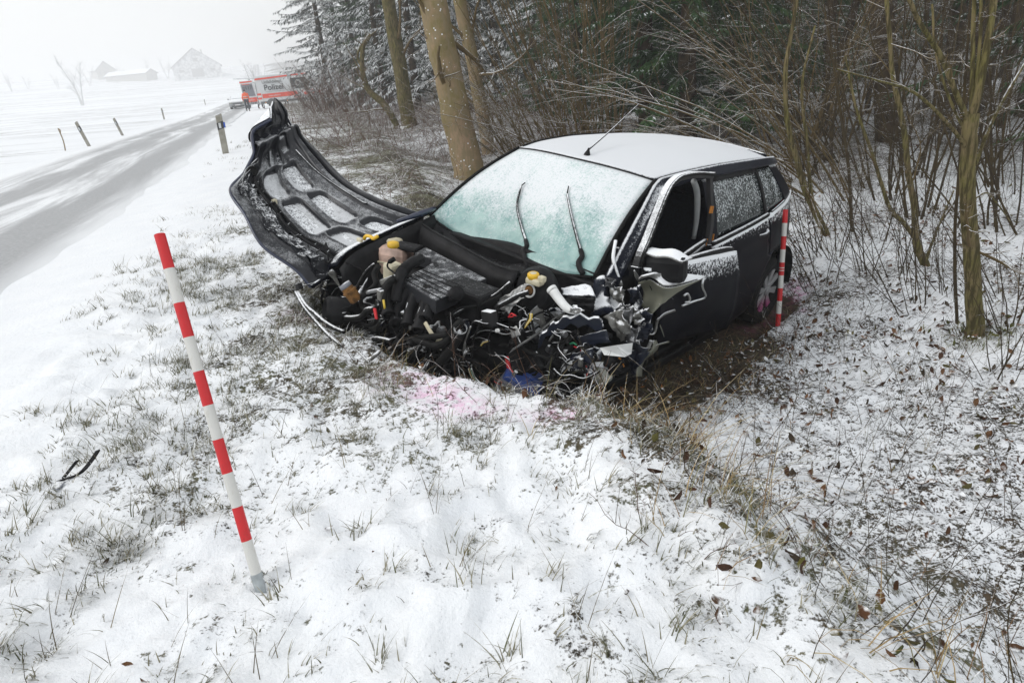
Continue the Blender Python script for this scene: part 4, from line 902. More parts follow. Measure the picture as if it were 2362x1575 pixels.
# battery, half out on the ground, with its red lead
bt_c = C3(520, 1310, 'x', 2.62)
br = Matrix.Rotation(radians(35), 3, 'Z') @ Matrix.Rotation(radians(-28), 3, 'X') @ Matrix.Rotation(radians(12), 3, 'Y')
bt = bx('battery', bt_c, (.17, .22, .16), M['battgrey'], CAR, br, .008); Rm = np.array(br)
bx('battery_lid', bt_c + Rm @ [0, 0, .09], (.174, .225, .035), M['battblue'], bt, br, .006); bx('battery_handle', bt_c + Rm @ [0, 0, .112], (.03, .20, .012), M['battblue'], bt, br, .004); bx('battery_label', bt_c + Rm @ [.0862, .02, .0], (.002, .10, .08), M['whitep'], bt, br, 0)
for e in (-.07, .07): lathe('terminal', [(.011, 0), (.010, .03), (0, .03)], bt_c + Rm @ [.05, e, .105], Rm @ [0, 0, 1], M['alu'], bt, 10)
hose('red_lead', [(425, 1030), (450, 1140), (485, 1190), (470, 1240), (440, 1275)], .011, 'redc', 2.68, z=C3)
hose('red_lead', [(330, 1245), (350, 1265), (372, 1278)], .011, 'redc', 2.70, z=C3)
hose('battery_lead', [(120, 1080), (190, 1150), (260, 1205), (330, 1245)], .009, 'rub', 2.74, 2.70, z=C3)
# torn front wing on the left
tw_ = [C3(1620, 355, 'x', 1.86), C3(1830, 300, 'y', .98), C3(2200, 312, 'y', 1.02), C3(1900, 455, 'y', 1.02), C3(1735, 640, 'y', 1.0)]
A, B = np.meshgrid(np.linspace(0, 1, 16), np.linspace(0, 1, 12), indexing='ij')
top = catmull([C3(1615, 360, 'y', .84), C3(1720, 330, 'y', .93), C3(1860, 405, 'y', 1.03), C3(2050, 370, 'y', 1.05), C3(2205, 318, 'y', 1.02)], 16)
bot = catmull([C3(1640, 560, 'y', .86), C3(1690, 610, 'y', .92), C3(1745, 640, 'y', .98), C3(1830, 530, 'y', 1.0), C3(1905, 450, 'y', 1.0)], 16)
P = top[:, None] * (1 - B[0][None, :, None]) + bot[:, None] * B[0][None, :, None]; P[..., 0] -= .05 * np.sin(pi * B)
tw = surf('torn_wing', P, M['olive'], CAR, solid=.006); tag(tw, 'torn front wing peeled back, pale inside, snow on its lip')
back = catmull([C3(1650, 330, 'y', .93), C3(1750, 302, 'y', .97), C3(1880, 292, 'y', .99), C3(2060, 296, 'y', 1.0), C3(2210, 312, 'y', 1.02)], 16)
P = top[:, None] * (1 - B[0][None, :, None]) + back[:, None] * B[0][None, :, None]; P[..., 2] += .006 + .010 * fbm(A * 6, B * 5, 2, 5)
surf('snow_lip', P, M['snowlip'], tw, solid=.012)
P = catmull([C3(2205, 320, 'y', 1.03), C3(2195, 400, 'y', 1.04), C3(2225, 490, 'y', 1.02), C3(2120, 530, 'y', 1.0), C3(2015, 570, 'y', 1.0)], 14); tube('wing_edge', P, [.008, .006, .007], M['snowlip'], tw, 6, 14)
tube('bracket_loop', [C3(2030, 480, 'y', 1.0), C3(2060, 462, 'y', 1.0), C3(2082, 500, 'y', 1.0), C3(2075, 535, 'y', 1.0), C3(2045, 540, 'y', 1.0)], .007, M['snowlip'], tw, 6)
crumple('wing_lining', [C3(1650, 600, 'y', .84), C3(1900, 470, 'y', .90), C3(2000, 600, 'y', .88), C3(1760, 800, 'y', .84)], 'navypart', 14, .02, 44, 3, smooth=True)
for pts, y_, r in ((((1945, 612), (1860, 640), (1790, 700), (1772, 790), (1740, 830), (1640, 815)), .93, .008), (((1710, 590), (1720, 680), (1695, 760), (1730, 830)), .92, .010), (((1735, 880), (1700, 960), (1640, 1050), (1600, 1130), (1570, 1212)), .92, .011), (((1890, 895), (1800, 920), (1710, 960)), .91, .005), (((1800, 720), (1830, 790), (1850, 850)), .92, .004)):
    tube('bent_flange', [C3(a, b, 'y', y_) for a, b in pts], [r, r, r * .5], M['olive' if r < .006 else 'alu'], CAR, 6)
P = np.array([[C3(1755 - 22 * i + 26 * j, 880 + 40 * i, 'y', .92 - .03 * j) for j in range(3)] for i in range(9)]); P[..., 1] += .02 * np.sin(np.arange(9) * .9)[:, None]; surf('wing_remnant', P, M['olive'], CAR, solid=.005)
tube('pillar_trim', [C3(1412, -20, 'y', .66), C3(1390, 140, 'y', .70), C3(1418, 260, 'y', .74), C3(1462, 385, 'y', .78)], [.010, .012, .012], M['snowlip'], CAR, 6)
tube('pillar_trim', [C3(1580, 250, 'y', .80), C3(1600, 300, 'y', .80), C3(1618, 345, 'y', .80)], [.004, .012, .008], M['snowlip'], CAR, 6)
crumple('pillar_foot', [C3(1400, 30, 'y', .62), C3(1500, 60, 'y', .70), C3(1530, 300, 'y', .74), C3(1430, 330, 'y', .70)], 'paint', 10, .012, 47, 3, smooth=True)
# tangle: hoses and leads nobody could name singly stay separate up to here, the finest is one mesh
def tangle(name, n, xr, yr_, zr_, r, mat, seed, L=.35):
    g = np.random.default_rng(seed); P = []
    for i in range(n):
        p = np.array([g.uniform(*xr), g.uniform(*yr_), g.uniform(*zr_)]); d = g.normal(0, 1, 3) * [.5, 1.2, .9]; d /= np.linalg.norm(d)
        q = [p]; l = L * g.uniform(.5, 1.3)
        for k in range(5): d = d + g.normal(0, .55, 3) + [0, 0, -.10]; d /= np.linalg.norm(d); q.append(q[-1] + d * l / 5)
        q = np.array(q); q[:, 0] = np.clip(q[:, 0], 2.2, xr[1] + .04); q[:, 2] = np.minimum(q[:, 2], zr_[1] - .05); P.append(catmull(q, 12))
    P = np.array(P); R = np.repeat(g.uniform(r[0], r[1], (n, 1)), 12, 1); V, qd = tubes(P, R, 6)
    return mk(name, V, qd, None, M[mat], CAR, True)
for nm, n, xr, yr_, zr_, r, m_, sd in (('cable_tangle', 46, (2.74, 2.98), (-.42, .45), (.22, .66), (.004, .011), 'rub', 1), ('cable_tangle', 26, (2.74, 2.98), (-.42, .45), (.22, .66), (.003, .007), 'rub_sn', 2), ('cable_tangle', 60, (2.35, 2.72), (.25, .92), (.22, .85), (.004, .010), 'rub', 3), ('cable_tangle', 30, (2.35, 2.72), (.25, .92), (.22, .85), (.003, .008), 'rub_sn', 4), ('cable_tangle', 26, (2.70, 3.02), (-.72, -.30), (.30, .74), (.004, .010), 'rub', 6), ('cable_tangle', 14, (2.70, 3.02), (-.72, -.30), (.30, .74), (.003, .007), 'rub_sn', 7), ('cable_tangle', 16, (2.30, 2.66), (.35, .95), (.25, .80), (.002, .006), 'alu', 5)):
    tag(tangle(nm, n, xr, yr_, zr_, r, m_, sd), kind='stuff')
for i in range(280):
    g = crng; far = i % 2
    p = np.array([g.uniform(2.68, 3.0), g.uniform(-.72, -.30), g.uniform(.28, .72)]) if i > 228 else np.array([g.uniform(2.70, 2.98), g.uniform(-.42, .40), g.uniform(.22, .78)]) if far else np.array([g.uniform(2.22, 2.62), g.uniform(.35, .95), g.uniform(.20, .80)])
    s_ = g.uniform(.012, .045) if i > 70 else g.uniform(.02, .05); kind = g.integers(0, 7) if i < 70 else g.integers(2, 12)
    rot = Matrix.Rotation(g.uniform(0, 6), 3, 'Z') @ Matrix.Rotation(g.uniform(0, 6), 3, 'X')
    if kind < 3: bx('broken_bracket', p, (s_ * g.uniform(.4, 1.6), s_ * 1.2, s_ * g.uniform(.3, .9)), M[('dark', 'plast', 'alu', 'dark')[g.integers(0, 4)]], CAR, rot, .004, g.uniform(.6, 1))
    elif kind < 5: lathe('broken_fitting', [(0, 0), (s_ * .5, 0), (s_ * .6, s_ * .3), (s_ * .45, s_), (s_ * .2, s_ * 1.1), (0, s_ * 1.1)], p, g.normal(0, 1, 3), M[('dark', 'plast', 'steel')[g.integers(0, 3)]], CAR, 12)
    else: crumple('metal_scrap', [p + g.normal(0, s_ * 1.4, 3) for _ in range(4)], ('navypart', 'dark', 'plast_sn', 'alu')[g.integers(0, 4)], 6, .012, 100 + i, 3)

# ------------------------------------------------------------------ trees and shrubs
def bark(name, c1, c2, c3, big=2.2, furrow=30, stretch=.12, fb=.5, spots=.0, wind=.25, lo=.62):
    t = NT(name); c = t.coord(); cs = t.coord('Object', (1, 1, stretch)); nn = t.nz()
    f1 = t.noise(cs, furrow, 5, .65); f2 = t.noise(c, big, 4, .6); f3 = t.noise(c, big * 5, 4, .6)
    col = t.mix(t.ss(t.math('ADD', t.math('MULTIPLY', f2, .7), t.math('MULTIPLY', f3, .3)), .40, .60), c1, c2); col = t.mix(t.ss(f1, .60, .40), col, c3)
    up = t.math('ADD', nn[2], t.math('MULTIPLY', nn[0], -wind)); v = t.math('ADD', up, t.math('MULTIPLY', t.math('SUBTRACT', t.noise(c, 24, 5, .65), .5), 1.1))
    sn = t.ss(v, lo, lo + .3)
    if spots: sn = t.math('MAXIMUM', sn, t.math('MULTIPLY', t.ss(t.vor(c, 16), .22, .14), t.ss(t.noise(c, 5, 2), .50, .60)))
    t.pin(Base_Color=t.mix(sn, col, SNOW), Roughness=.85); t.p.inputs['Specular IOR Level'].default_value = .2
    t.bump(t.math('ADD', f1, t.math('MULTIPLY', sn, .5)), fb, .02); return t.m
M['bark_beech'] = bark('beech_bark', (.33, .23, .145), (.19, .155, .06), (.24, .19, .11), 1.6, 16, .3, .25, 1)
M['bark_moss'] = bark('mossy_bark', (.155, .140, .045), (.20, .155, .08), (.060, .050, .02), 5, 55, .10, .8, 0, .25, .60)
M['bark_dark'] = snowy('dark_bark', (.034, .025, .017), .9, 0, .75, 1.05, .5, 18, (.075, .052, .03), 6, .2, fine=60, bump=.4)
M['twig'] = snowy('hazel_twig', (.105, .072, .028), .8, 0, .50, .90, .75, 13, (.14, .10, .045), 5, .25, fine=40, bump=0)
M['twig_red'] = snowy('bramble_cane', (.085, .045, .030), .8, 0, .48, .95, .75, 9, (.13, .075, .045), 4, .2, fine=30, bump=0)
M['twig_dark'] = snowy('thicket_twig', (.042, .031, .019), .85, 0, .68, 1.02, .7, 12, (.065, .048, .022), 5, .2, fine=40, bump=0)
M['needle_far'] = snowy('spruce_needles_snowed', (.022, .034, .022), .8, 0, .34, .86, .95, 2.6, (.045, .055, .04), 1.5, .2, fine=16, bump=0)
M['needle'] = snowy('spruce_needles', (.018, .044, .015), .75, 0, .88, 1.16, .80, 2.2, (.042, .088, .026), 1.2, .25, fine=14, bump=0)

def spruce_mesh(seed, H=16, z0=1.2, Lmax=2.9, per=46, whorl=.36, wid=.030, lf=.34):
    g = np.random.default_rng(seed); zs = []; z = z0
    while z < H - .4: zs += [z] * g.integers(5, 8); z += whorl * g.uniform(.8, 1.2)
    zs = np.array(zs) + g.normal(0, .08, len(zs)); n = len(zs); fr = 1 - (zs - z0) / (H - z0)
    L = Lmax * np.clip(fr, .04, 1) ** .75 * g.uniform(.7, 1.12, n) * np.where(zs < z0 + .8, .75, 1); az = g.uniform(0, 2 * pi, n); m = 8; k = np.linspace(0, 1, m)
    dr = g.uniform(.16, .42, n); rise = g.uniform(.0, .25, n)
    r = L[:, None] * k; zz = zs[:, None] + L[:, None] * (rise[:, None] * k - dr[:, None] * k ** 1.6 * 1.5 + .14 * k ** 4)
    bend = g.normal(0, .15, n)[:, None] * k; A = az[:, None] + bend
    B = np.stack([r * np.cos(A), r * np.sin(A), zz], -1)
    bV, bq = tubes(B, (.010 + .014 * L[:, None] / Lmax) * (1 - .8 * k), 3)
    # sprays
    cnt = np.maximum(6, (per * L / Lmax)).astype(int); bi = np.repeat(np.arange(n), cnt); N = len(bi)
    kk = g.uniform(.10, 1.0, N) ** .75; f = kk * (m - 1); i0 = np.minimum(f.astype(int), m - 2); fr_ = (f - i0)[:, None]
    p0 = B[bi, i0] * (1 - fr_) + B[bi, i0 + 1] * fr_; T = B[bi, i0 + 1] - B[bi, i0]; T /= np.linalg.norm(T, axis=1)[:, None]
    side = np.cross(T, [0, 0, 1.0]); side /= np.linalg.norm(side, axis=1)[:, None] + 1e-9; sg = np.where(g.random(N) < .5, 1, -1)[:, None]
    d = T * g.uniform(.35, .95, (N, 1)) + side * sg * g.uniform(.3, 1.0, (N, 1)) + np.array([0, 0, 1.0]) * g.uniform(-.75, .12, (N, 1)); d /= np.linalg.norm(d, axis=1)[:, None]
    l = lf * g.uniform(.5, 1.25, N) * (1.15 - .55 * kk); w = wid * g.uniform(.7, 1.5, N)
    wv = np.cross(d, np.array([0, 0, 1.0]) + g.normal(0, .45, (N, 3))); wv /= np.linalg.norm(wv, axis=1)[:, None] + 1e-9
    sag = np.array([0, 0, -1.0])
    q1 = p0 + d * (l * .5)[:, None] + sag * (l * .05)[:, None]; q2 = p0 + d * l[:, None] + sag * (l * .22)[:, None]
    V = np.stack([p0 - wv * (w * .35)[:, None], p0 + wv * (w * .35)[:, None], q1 + wv * w[:, None], q1 - wv * w[:, None], q2], 1).reshape(-1, 3)
    b = np.arange(N)[:, None] * 5; q = b + np.array([[0, 1, 2, 3]]); t = b + np.array([[3, 2, 4]])
    nb = len(bV)
    crown = mesh_np('crown', np.concatenate([bV, V]), np.concatenate([bq, q + nb]), t + nb)
    tz = np.linspace(-.3, H, 10); tp_ = np.stack([g.normal(0, .03, 10), g.normal(0, .03, 10), tz], 1); tV, tq = tubes(tp_[None], (.17 * (1 - tz / (H * 1.03)) + .01)[None], 9)
    return crown, mesh_np('trunk', tV, tq, None, True)
def set_mat(me, m): me.materials.clear(); me.materials.append(m); return me
def px_ground(px, Y):
    """ground point seen in column px at forward distance Y"""
    py = 260
    for _ in range(6):
        p = aty(px, py, Y); z = gz(p[0], p[1]); d = np.array([p[0], Y, z]) - C_POS; zc_ = d @ C_FW; py = PH / 2 - (d @ C_UP) / zc_ * F_PX
    return np.array([p[0], p[1], gz(p[0], p[1])])
SPR = [spruce_mesh(101, 17, .9, 3.1, 100, .36, .019, .32), spruce_mesh(102, 15, .7, 2.8, 96, .36, .019, .32), spruce_mesh(103, 18, 1.3, 3.3, 96, .38, .020, .32)]
SPN = [spruce_mesh(104, 15, .4, 2.9, 170, .33, .014, .24), spruce_mesh(105, 16, .5, 3.0, 160, .33, .015, .25)]
def place_spruce(px, Y, var, sc, rz, label, group, near=False, deep=False):
    c, t = (SPN if near else SPR)[var]; p = px_ground(px, Y)
    r = empty('spruce_tree', p, label, 'tree', group, rz); r.scale = (sc, sc, sc)
    for nm, me, mt in (('trunk', t, 'bark_dark'), ('crown', c, 'needle' if near else 'needle_far')):
        if not me.materials: me.materials.append(M[mt])
        o = link(nm, me, r)
        if deep and nm == 'crown': o.material_slots[0].link = 'OBJECT'; o.material_slots[0].material = M['needle']
place_spruce(765, 47, 0, 1.05, .3, 'snow-dusted spruce at the end of the wood, its boughs overlapping the police van', None)
place_spruce(835, 43, 1, 1.0, 2.0, 'snow-dusted spruce next in from the one overlapping the police van', None)
for a in ((890, 35, 2, .9, 1.1), (965, 31, 0, .95, 4.0), (1045, 28, 1, .95, .6), (1150, 29, 2, .9, 5.1), (1240, 26, 0, .9, 2.9), (800, 56, 2, 1.1, 3.3), (905, 50, 0, 1.1, 1.2), (1010, 42, 2, 1.1, .2)): place_spruce(*a, 'snow-dusted spruce standing behind the bare beech trunks', 'spruces behind the beech trunks')
for a in ((1330, 22, 0, 1.0, .4, 'dark green spruce standing behind the middle hazel'), (1490, 14.5, 1, .95, 1.5, 'green spruce with drooping boughs beside the straight thin trunk'), (1590, 12.8, 0, .95, 3.0, 'foremost of the green spruces behind the car roof'), (1690, 15.5, 1, 1.0, 5.0, 'green spruce close behind the reddish-brown trunk'), (1810, 20, 0, 1.0, 4.2, 'dark green spruce behind the leaning sapling at the rear bumper')): place_spruce(*a[:5], a[5], 'green spruces behind the wreck', True)
for a in ((1400, 34, 2, 1.0, 1.4), (1530, 30, 1, 1.1, .9), (1650, 32, 0, 1.1, 2.2), (1770, 29, 2, 1.0, 3.9), (1920, 27, 1, 1.0, .1), (1870, 37, 0, 1.1, 5.5), (2040, 33, 2, 1.0, 2.7), (2180, 38, 1, 1.0, 1.9), (2320, 36, 0, 1.0, 3.5), (2480, 30, 2, 1.0, .7), (1290, 40, 1, 1.1, 4.4), (1110, 44, 0, 1.1, 5.8), (2650, 24, 1, 1.0, 1.2), (2780, 14, 0, .9, 2.1), (2620, 9, 2, .9, 4.8)): place_spruce(*a, 'shadowy spruce deep in the wood behind the thicket', 'spruces deep in the wood', False, True)

for i in range(34): place_spruce(900 + i * 46 + (i % 3) * 14, 42 + (i * 7) % 22, i % 3, 1.05, i * 1.3, 'shadowy spruce deep in the wood behind the thicket', 'spruces deep in the wood', False, True)
# --- generic bare branching
def grow(g, base, d0, L, r0, m=9, wob=.16, bend=(0, 0, 0), taper=.75):
    n = len(base); P = np.zeros((n, m, 3)); P[:, 0] = base; d = d0 / np.linalg.norm(d0, axis=1)[:, None]; st_ = (L / (m - 1))[:, None]
    for i in range(1, m):
        d = d + g.normal(0, wob, (n, 3)) + np.asarray(bend); d /= np.linalg.norm(d, axis=1)[:, None]; P[:, i] = P[:, i - 1] + d * st_
    R = r0[:, None] * (1 - taper * np.linspace(0, 1, m)); return P, R
def offshoot(g, P, R, per, lf, m=6, k0=.25, spread=.9, up=.15, wob=.18, rf=.5, bend=(0, 0, 0), rmin=.0012, lmin=.0):
    n, M_ = P.shape[:2]; bi = np.repeat(np.arange(n), per); N = len(bi); f = g.uniform(k0, .98, N) * (M_ - 1); i0 = np.minimum(f.astype(int), M_ - 2); fr_ = (f - i0)[:, None]
    p = P[bi, i0] * (1 - fr_) + P[bi, i0 + 1] * fr_; T = P[bi, i0 + 1] - P[bi, i0]; ln = np.linalg.norm(T, axis=1); T /= ln[:, None] + 1e-9
    d = T + g.normal(0, spread, (N, 3)) * .8 + [0, 0, up]; tot = ln * (M_ - 1)
    L = np.maximum(lmin, tot * lf * g.uniform(.35, 1.1, N) * (1.1 - f / (M_ - 1) * .5)); r = np.maximum(rmin, R[bi, i0] * rf)
    return grow(g, p, d, L, r, m, wob, bend)
def bare_shrub(name, pos, label, group, seed, n=14, h=3.0, lean=(0, 0), spread=.35, r=.014, mat='twig', base_r=.25, wob=.10, per=7, per2=4, lf=.38, cat='shrub', bend=(0, 0, 0), per3=0):
    g = np.random.default_rng(seed); pos = np.array(pos, float); root = empty(name, pos, label, cat, group)
    an = g.uniform(0, 2 * pi, n); rad = base_r * np.sqrt(g.random(n)); base = np.stack([rad * np.cos(an), rad * np.sin(an), np.full(n, -.06)], 1)
    d0 = np.stack([lean[0] + spread * np.cos(an) * g.uniform(.2, 1.4, n), lean[1] + spread * np.sin(an) * g.uniform(.2, 1.4, n), np.ones(n)], 1)
    P, R = grow(g, base, d0, h * g.uniform(.6, 1.15, n), r * g.uniform(.55, 1.3, n), 10, wob * .6, bend)
    for i in range(n):
        V, q = tubes(P[i:i + 1], R[i:i + 1], 6); mk('stem', V, q, None, M[mat], root, True)
    P2, R2 = offshoot(g, P, R, per, lf, 6, .22, .8, .10, wob * 1.5, .5, bend)
    P3, R3 = offshoot(g, P2, R2, per2, .55, 5, .2, .9, .05, wob * 1.6, .6, bend)
    Vs, qs = [], []; o = 0
    for PP, RR, k_ in ((P2, R2, 4), (P3, R3, 3)) + (((*offshoot(g, P3, R3, per3, .6, 4, .2, .9, .0, .2, .7), 3),) if per3 else ()):
        V, q = tubes(PP, RR, k_); Vs.append(V); qs.append(q + o); o += len(V)
    tag(mk('twigs', np.concatenate(Vs), np.concatenate(qs), None, M[mat], root), kind='stuff')
    return root
# --- trees whose trunk line can be read off: (pixel, pixel width) pairs at one forward distance
def traced(name, label, pts, Y, mat, seed, group=None, branches=(), per=5, lf=.25, dy=0.0, cat='tree', extend=6.0, root_flare=1.35, twigmat='twig', up=.1, crown_r=.5):
    if Y is None: Y = on_ground(pts[0][0], pts[0][1])[1]
    P = np.array([aty(x, y, Y + dy * i / len(pts)) for i, (x, y, w) in enumerate(pts)]); W = np.array([w for _, _, w in pts]) / F_PX * Y / 2 * .90
    b = P[0].copy(); b[2] = min(b[2], gz(b[0], b[1])) ; root = empty(name, b, label, cat, group)
    P = np.concatenate([[b + [0, 0, -.12]], P[0:]]); W = np.concatenate([[W[0] * root_flare], W])
    if extend:
        d = P[-1] - P[-2]; d /= np.linalg.norm(d); P = np.concatenate([P, [P[-1] + d * extend * .5, P[-1] + d * extend]]); W = np.concatenate([W, [W[-1] * .7, W[-1] * .3]])
    g = np.random.default_rng(seed); n = len(P) * 6; C = catmull(P, n); RR = np.interp(np.linspace(0, len(P) - 1, n), np.arange(len(P)), W)
    C[:, 0] += (fbm(np.arange(n) * .3, np.zeros(n), 2, seed) - .5) * W.mean() * .25
    V, q = tubes((C - b)[None], RR[None], 16)
    kk = 1 + .10 * (fbm(np.repeat(np.arange(n), 16) * .35, np.tile(np.arange(16), n) * .7, 3, seed + 3) - .5) * 2; cc = np.repeat(C - b, 16, 0); V = cc + (V - cc) * kk[:, None]
    tr = mk('trunk', V, q, None, M[mat], root, True)
    allP, allR = [C[None] - b], [RR[None]]
    for br in branches:
        Pb = np.array([aty(x, y, Y + dyb) for x, y, w, dyb in br]) - b; Wb = np.array([w for _, _, w, _ in br]) / F_PX * Y / 2 * .78
        cb = catmull(Pb, n); rb = np.interp(np.linspace(0, 1, n), np.linspace(0, 1, len(Wb)), Wb); V, q = tubes(cb[None], rb[None], 8); mk('limb', V, q, None, M[mat], root, True); allP.append(cb[None]); allR.append(rb[None])
    P1, R1 = offshoot(g, np.concatenate(allP), np.concatenate(allR), per, lf, 8, .25, .8, up, .13, .30)
    P2, R2 = offshoot(g, P1, np.minimum(R1, .03), 6, .5, 6, .15, .8, .0, .16, .55); P3, R3 = offshoot(g, P2, R2, 4, .55, 5, .15, .8, .0, .18, .6)
    Vs, qs, o = [], [], 0
    for PP, R_, k_ in ((P1, R1, 5), (P2, R2, 4), (P3, R3, 3)): V, q = tubes(PP, R_, k_); Vs.append(V); qs.append(q + o); o += len(V)
    mk('crown', np.concatenate(Vs), np.concatenate(qs), None, M[twigmat], root)
    return root
traced('beech_tree', 'thick bare beech trunk with pale smooth bark rising behind the windscreen', [(1086, 425, 84), (1068, 330, 74), (1046, 230, 70), (1022, 120, 66), (1003, 20, 66), (985, -80, 62)], 11.7, 'bark_beech', 1, per=7, lf=.28)
traced('beech_tree', 'slim straight trunk close behind the thick beech trunk', [(1130, 372, 34), (1112, 260, 32), (1090, 140, 31), (1062, 10, 30), (1045, -80, 29)], 14.2, 'bark_beech', 2, per=8, lf=.28)
traced('beech_tree', 'greenish bare trunk in the verge with snowy spruce boughs around it', [(946, 296, 40), (930, 200, 34), (915, 110, 32), (897, 10, 31), (885, -60, 30)], 23.5, 'bark_moss', 3, per=7, lf=.3)
traced('beech_tree', 'straight thin trunk in front of the dark green spruces', [(1414, 310, 30), (1410, 200, 28), (1401, 100, 26), (1393, 0, 24), (1388, -80, 24)], 17.5, 'bark_beech', 4, per=7, lf=.3)
traced('crooked_tree', 'crooked mossy sapling leaning away from the greenish trunk', [(912, 285, 15), (885, 240, 17), (850, 208, 14), (836, 160, 11), (838, 110, 10), (855, 80, 9)], 24, 'bark_moss', 5, branches=[[(838, 160, 8, 0), (825, 130, 6, 0), (840, 95, 5, 0), (870, 70, 3, 0)]], per=7, lf=.4, extend=0)
traced('old_spruce', 'broad dark trunk standing among the saplings right of the car', [(2062, 420, 62), (2050, 300, 58), (2043, 180, 56), (2035, 60, 54), (2030, -60, 52)], 11.5, 'bark_dark', 6, per=6, lf=.25)
traced('old_spruce', 'reddish-brown trunk low among the dark green spruces', [(1722, 330, 34), (1720, 250, 32), (1716, 150, 30), (1712, 0, 28)], 15, 'bark_dark', 7, per=4, lf=.22)
traced('hazel_tree', 'mossy forked tree with upright shoots in the ditch right of the pole', [(2250, 772, 50), (2246, 700, 41), (2238, 560, 38), (2232, 430, 36), (2236, 330, 35), (2240, 262, 34)], None, 'bark_moss', 8, branches=[
    [(2240, 275, 26, 0), (2258, 210, 22, 0), (2276, 110, 20, .02), (2292, 5, 18, .05), (2302, -90, 16, .1)], [(2236, 285, 18, 0), (2205, 215, 16, -.03), (2170, 130, 15, -.05), (2120, 50, 13, -.1), (2085, -30, 11, -.15)],
    [(2240, 270, 14, .02), (2243, 180, 13, .04), (2245, 60, 12, .08), (2250, -60, 10, .1)], [(2245, 262, 11, .02), (2256, 150, 10, .03), (2262, 60, 9, .05), (2262, -40, 8, .06)], [(2250, 380, 11, .04), (2280, 300, 10, .08), (2320, 220, 9, .12), (2380, 120, 7, .2)],
    [(2232, 345, 13, 0), (2190, 290, 11, -.05), (2110, 215, 9, -.1), (2020, 185, 6, -.2), (1930, 160, 4, -.3)], [(2236, 320, 9, 0), (2195, 240, 8, .05), (2160, 130, 7, .1), (2150, 10, 6, .15)], [(2245, 460, 8, .02), (2275, 445, 6, .05), (2300, 470, 5, .1), (2330, 510, 3, .14)]], per=4, lf=.22, extend=0, root_flare=2.2)
traced('forked_sapling', 'mossy sapling forking low, on the snow behind the tall pole', [(2136, 616, 24), (2118, 575, 20), (2112, 540, 18), (2108, 470, 16), (2096, 400, 15), (2085, 300, 13), (2060, 180, 11), (2050, 60, 10)], None, 'bark_moss', 9, branches=[[(2113, 552, 15, 0), (2085, 515, 14, .02), (2055, 485, 13, .04), (2035, 430, 12, .06), (2010, 350, 10, .1), (1975, 250, 8, .15), (1950, 130, 6, .2)], [(2136, 600, 12, 0), (2150, 560, 7, .02), (2170, 510, 6, .05), (2200, 440, 4, .1)]], per=6, lf=.3, extend=1.5, root_flare=1.2)
traced('leaning_sapling', 'dark leaning sapling just behind the rear bumper', [(1905, 542, 20), (1882, 492, 18), (1858, 440, 16), (1835, 360, 14), (1815, 270, 12), (1812, 160, 10), (1830, 50, 8)], None, 'bark_moss', 10, branches=[[(1880, 492, 12, 0), (1868, 420, 11, .05), (1862, 330, 10, .1), (1850, 200, 8, .2), (1880, 60, 6, .3)]], per=7, lf=.35, extend=1.5, root_flare=1.2)
traced('thin_sapling', 'thin brown pole-like sapling beside the mossy forked tree', [(2207, 742, 9), (2203, 640, 9), (2203, 520, 8), (2212, 400, 8), (2222, 250, 7), (2232, 100, 6)], None, 'twig_dark', 11, per=3, lf=.2, extend=.5, root_flare=1.1)
traced('thin_sapling', 'short upright sapling on open snow behind the rear of the car', [(1966, 534, 9), (1963, 480, 8), (1960, 420, 8), (1950, 330, 7), (1930, 200, 6)], None, 'twig_dark', 12, per=4, lf=.25, extend=.8, root_flare=1.1)

# --- coppiced hazels and thicket
g0 = np.random.default_rng(5)
for i, (px, Y, n, h, lean, sp) in enumerate(((1395, 12.6, 22, 5.4, (-.16, 0), .28), (1330, 13.6, 20, 5.2, (-.22, 0), .32), (1262, 14.5, 14, 4.8, (-.26, 0), .38))):
    bare_shrub('hazel_shrub', px_ground(px, Y), ('coppiced hazel of straight yellowish stems right beside the thin trunk behind the roof', 'coppiced hazel of straight yellowish stems in the middle of three behind the roof', 'coppiced hazel leaning furthest over, next to the slim beech trunk')[i], 'hazels behind the roof', 40 + i, n, h, lean, sp, .017, 'twig', .5, .06, 4, 2, .30)
for i, (px, Y) in enumerate(((1215, 12.2), (1180, 13.2), (1300, 12.0))):
    bare_shrub('arching_shrub', px_ground(px, Y), ('low arching shrub with snow-lined twigs between slim beech trunk and hazels', 'low arching shrub right beside the slim beech trunk', 'low arching shrub in front of the hazels, touching the roof line')[i], 'arching shrubs by the roof', 50 + i, 14, 2.4, (-.5, -.1), .6, .012, 'twig', .35, .12, 8, 6, .5, bend=(0, 0, -.06))
for i, (px, Y) in enumerate(((1810, 10.5), (1860, 9.3), (1905, 11.5), (1960, 10), (1990, 12.8))):
    bare_shrub('thicket_shrub', px_ground(px, Y), ('bare brown shrub behind the tail end of the snowy roof', 'bare brown shrub nearest the rear bumper', 'bare brown shrub between leaning sapling and short upright sapling', 'bare brown shrub behind the short upright sapling', 'bare brown shrub farthest back in the thicket behind the car')[i], 'thicket behind the rear', 60 + i, 12, g0.uniform(2.6, 4.2), (g0.uniform(-.45, .05), 0), .42, .015, 'twig_dark' if i % 2 else 'twig', .4, .11, 7, 5, .42, bend=(-.01, 0, -.015))
for i, (px, Y) in enumerate(((1835, 8.6), (1880, 8.9), (1925, 8.0))):
    bare_shrub('arching_shrub', px_ground(px, Y), ('wide arching shrub whose snowy branches reach over the rear of the roof', 'arching shrub of snow-lined branches rising behind the rear quarter', 'arching shrub beside the short upright sapling')[i], 'arching shrubs behind the rear', 150 + i, 8, 3.4, (-.75, -.05), .45, .014, 'twig', .3, .10, 6, 4, .4, bend=(-.03, 0, -.05))
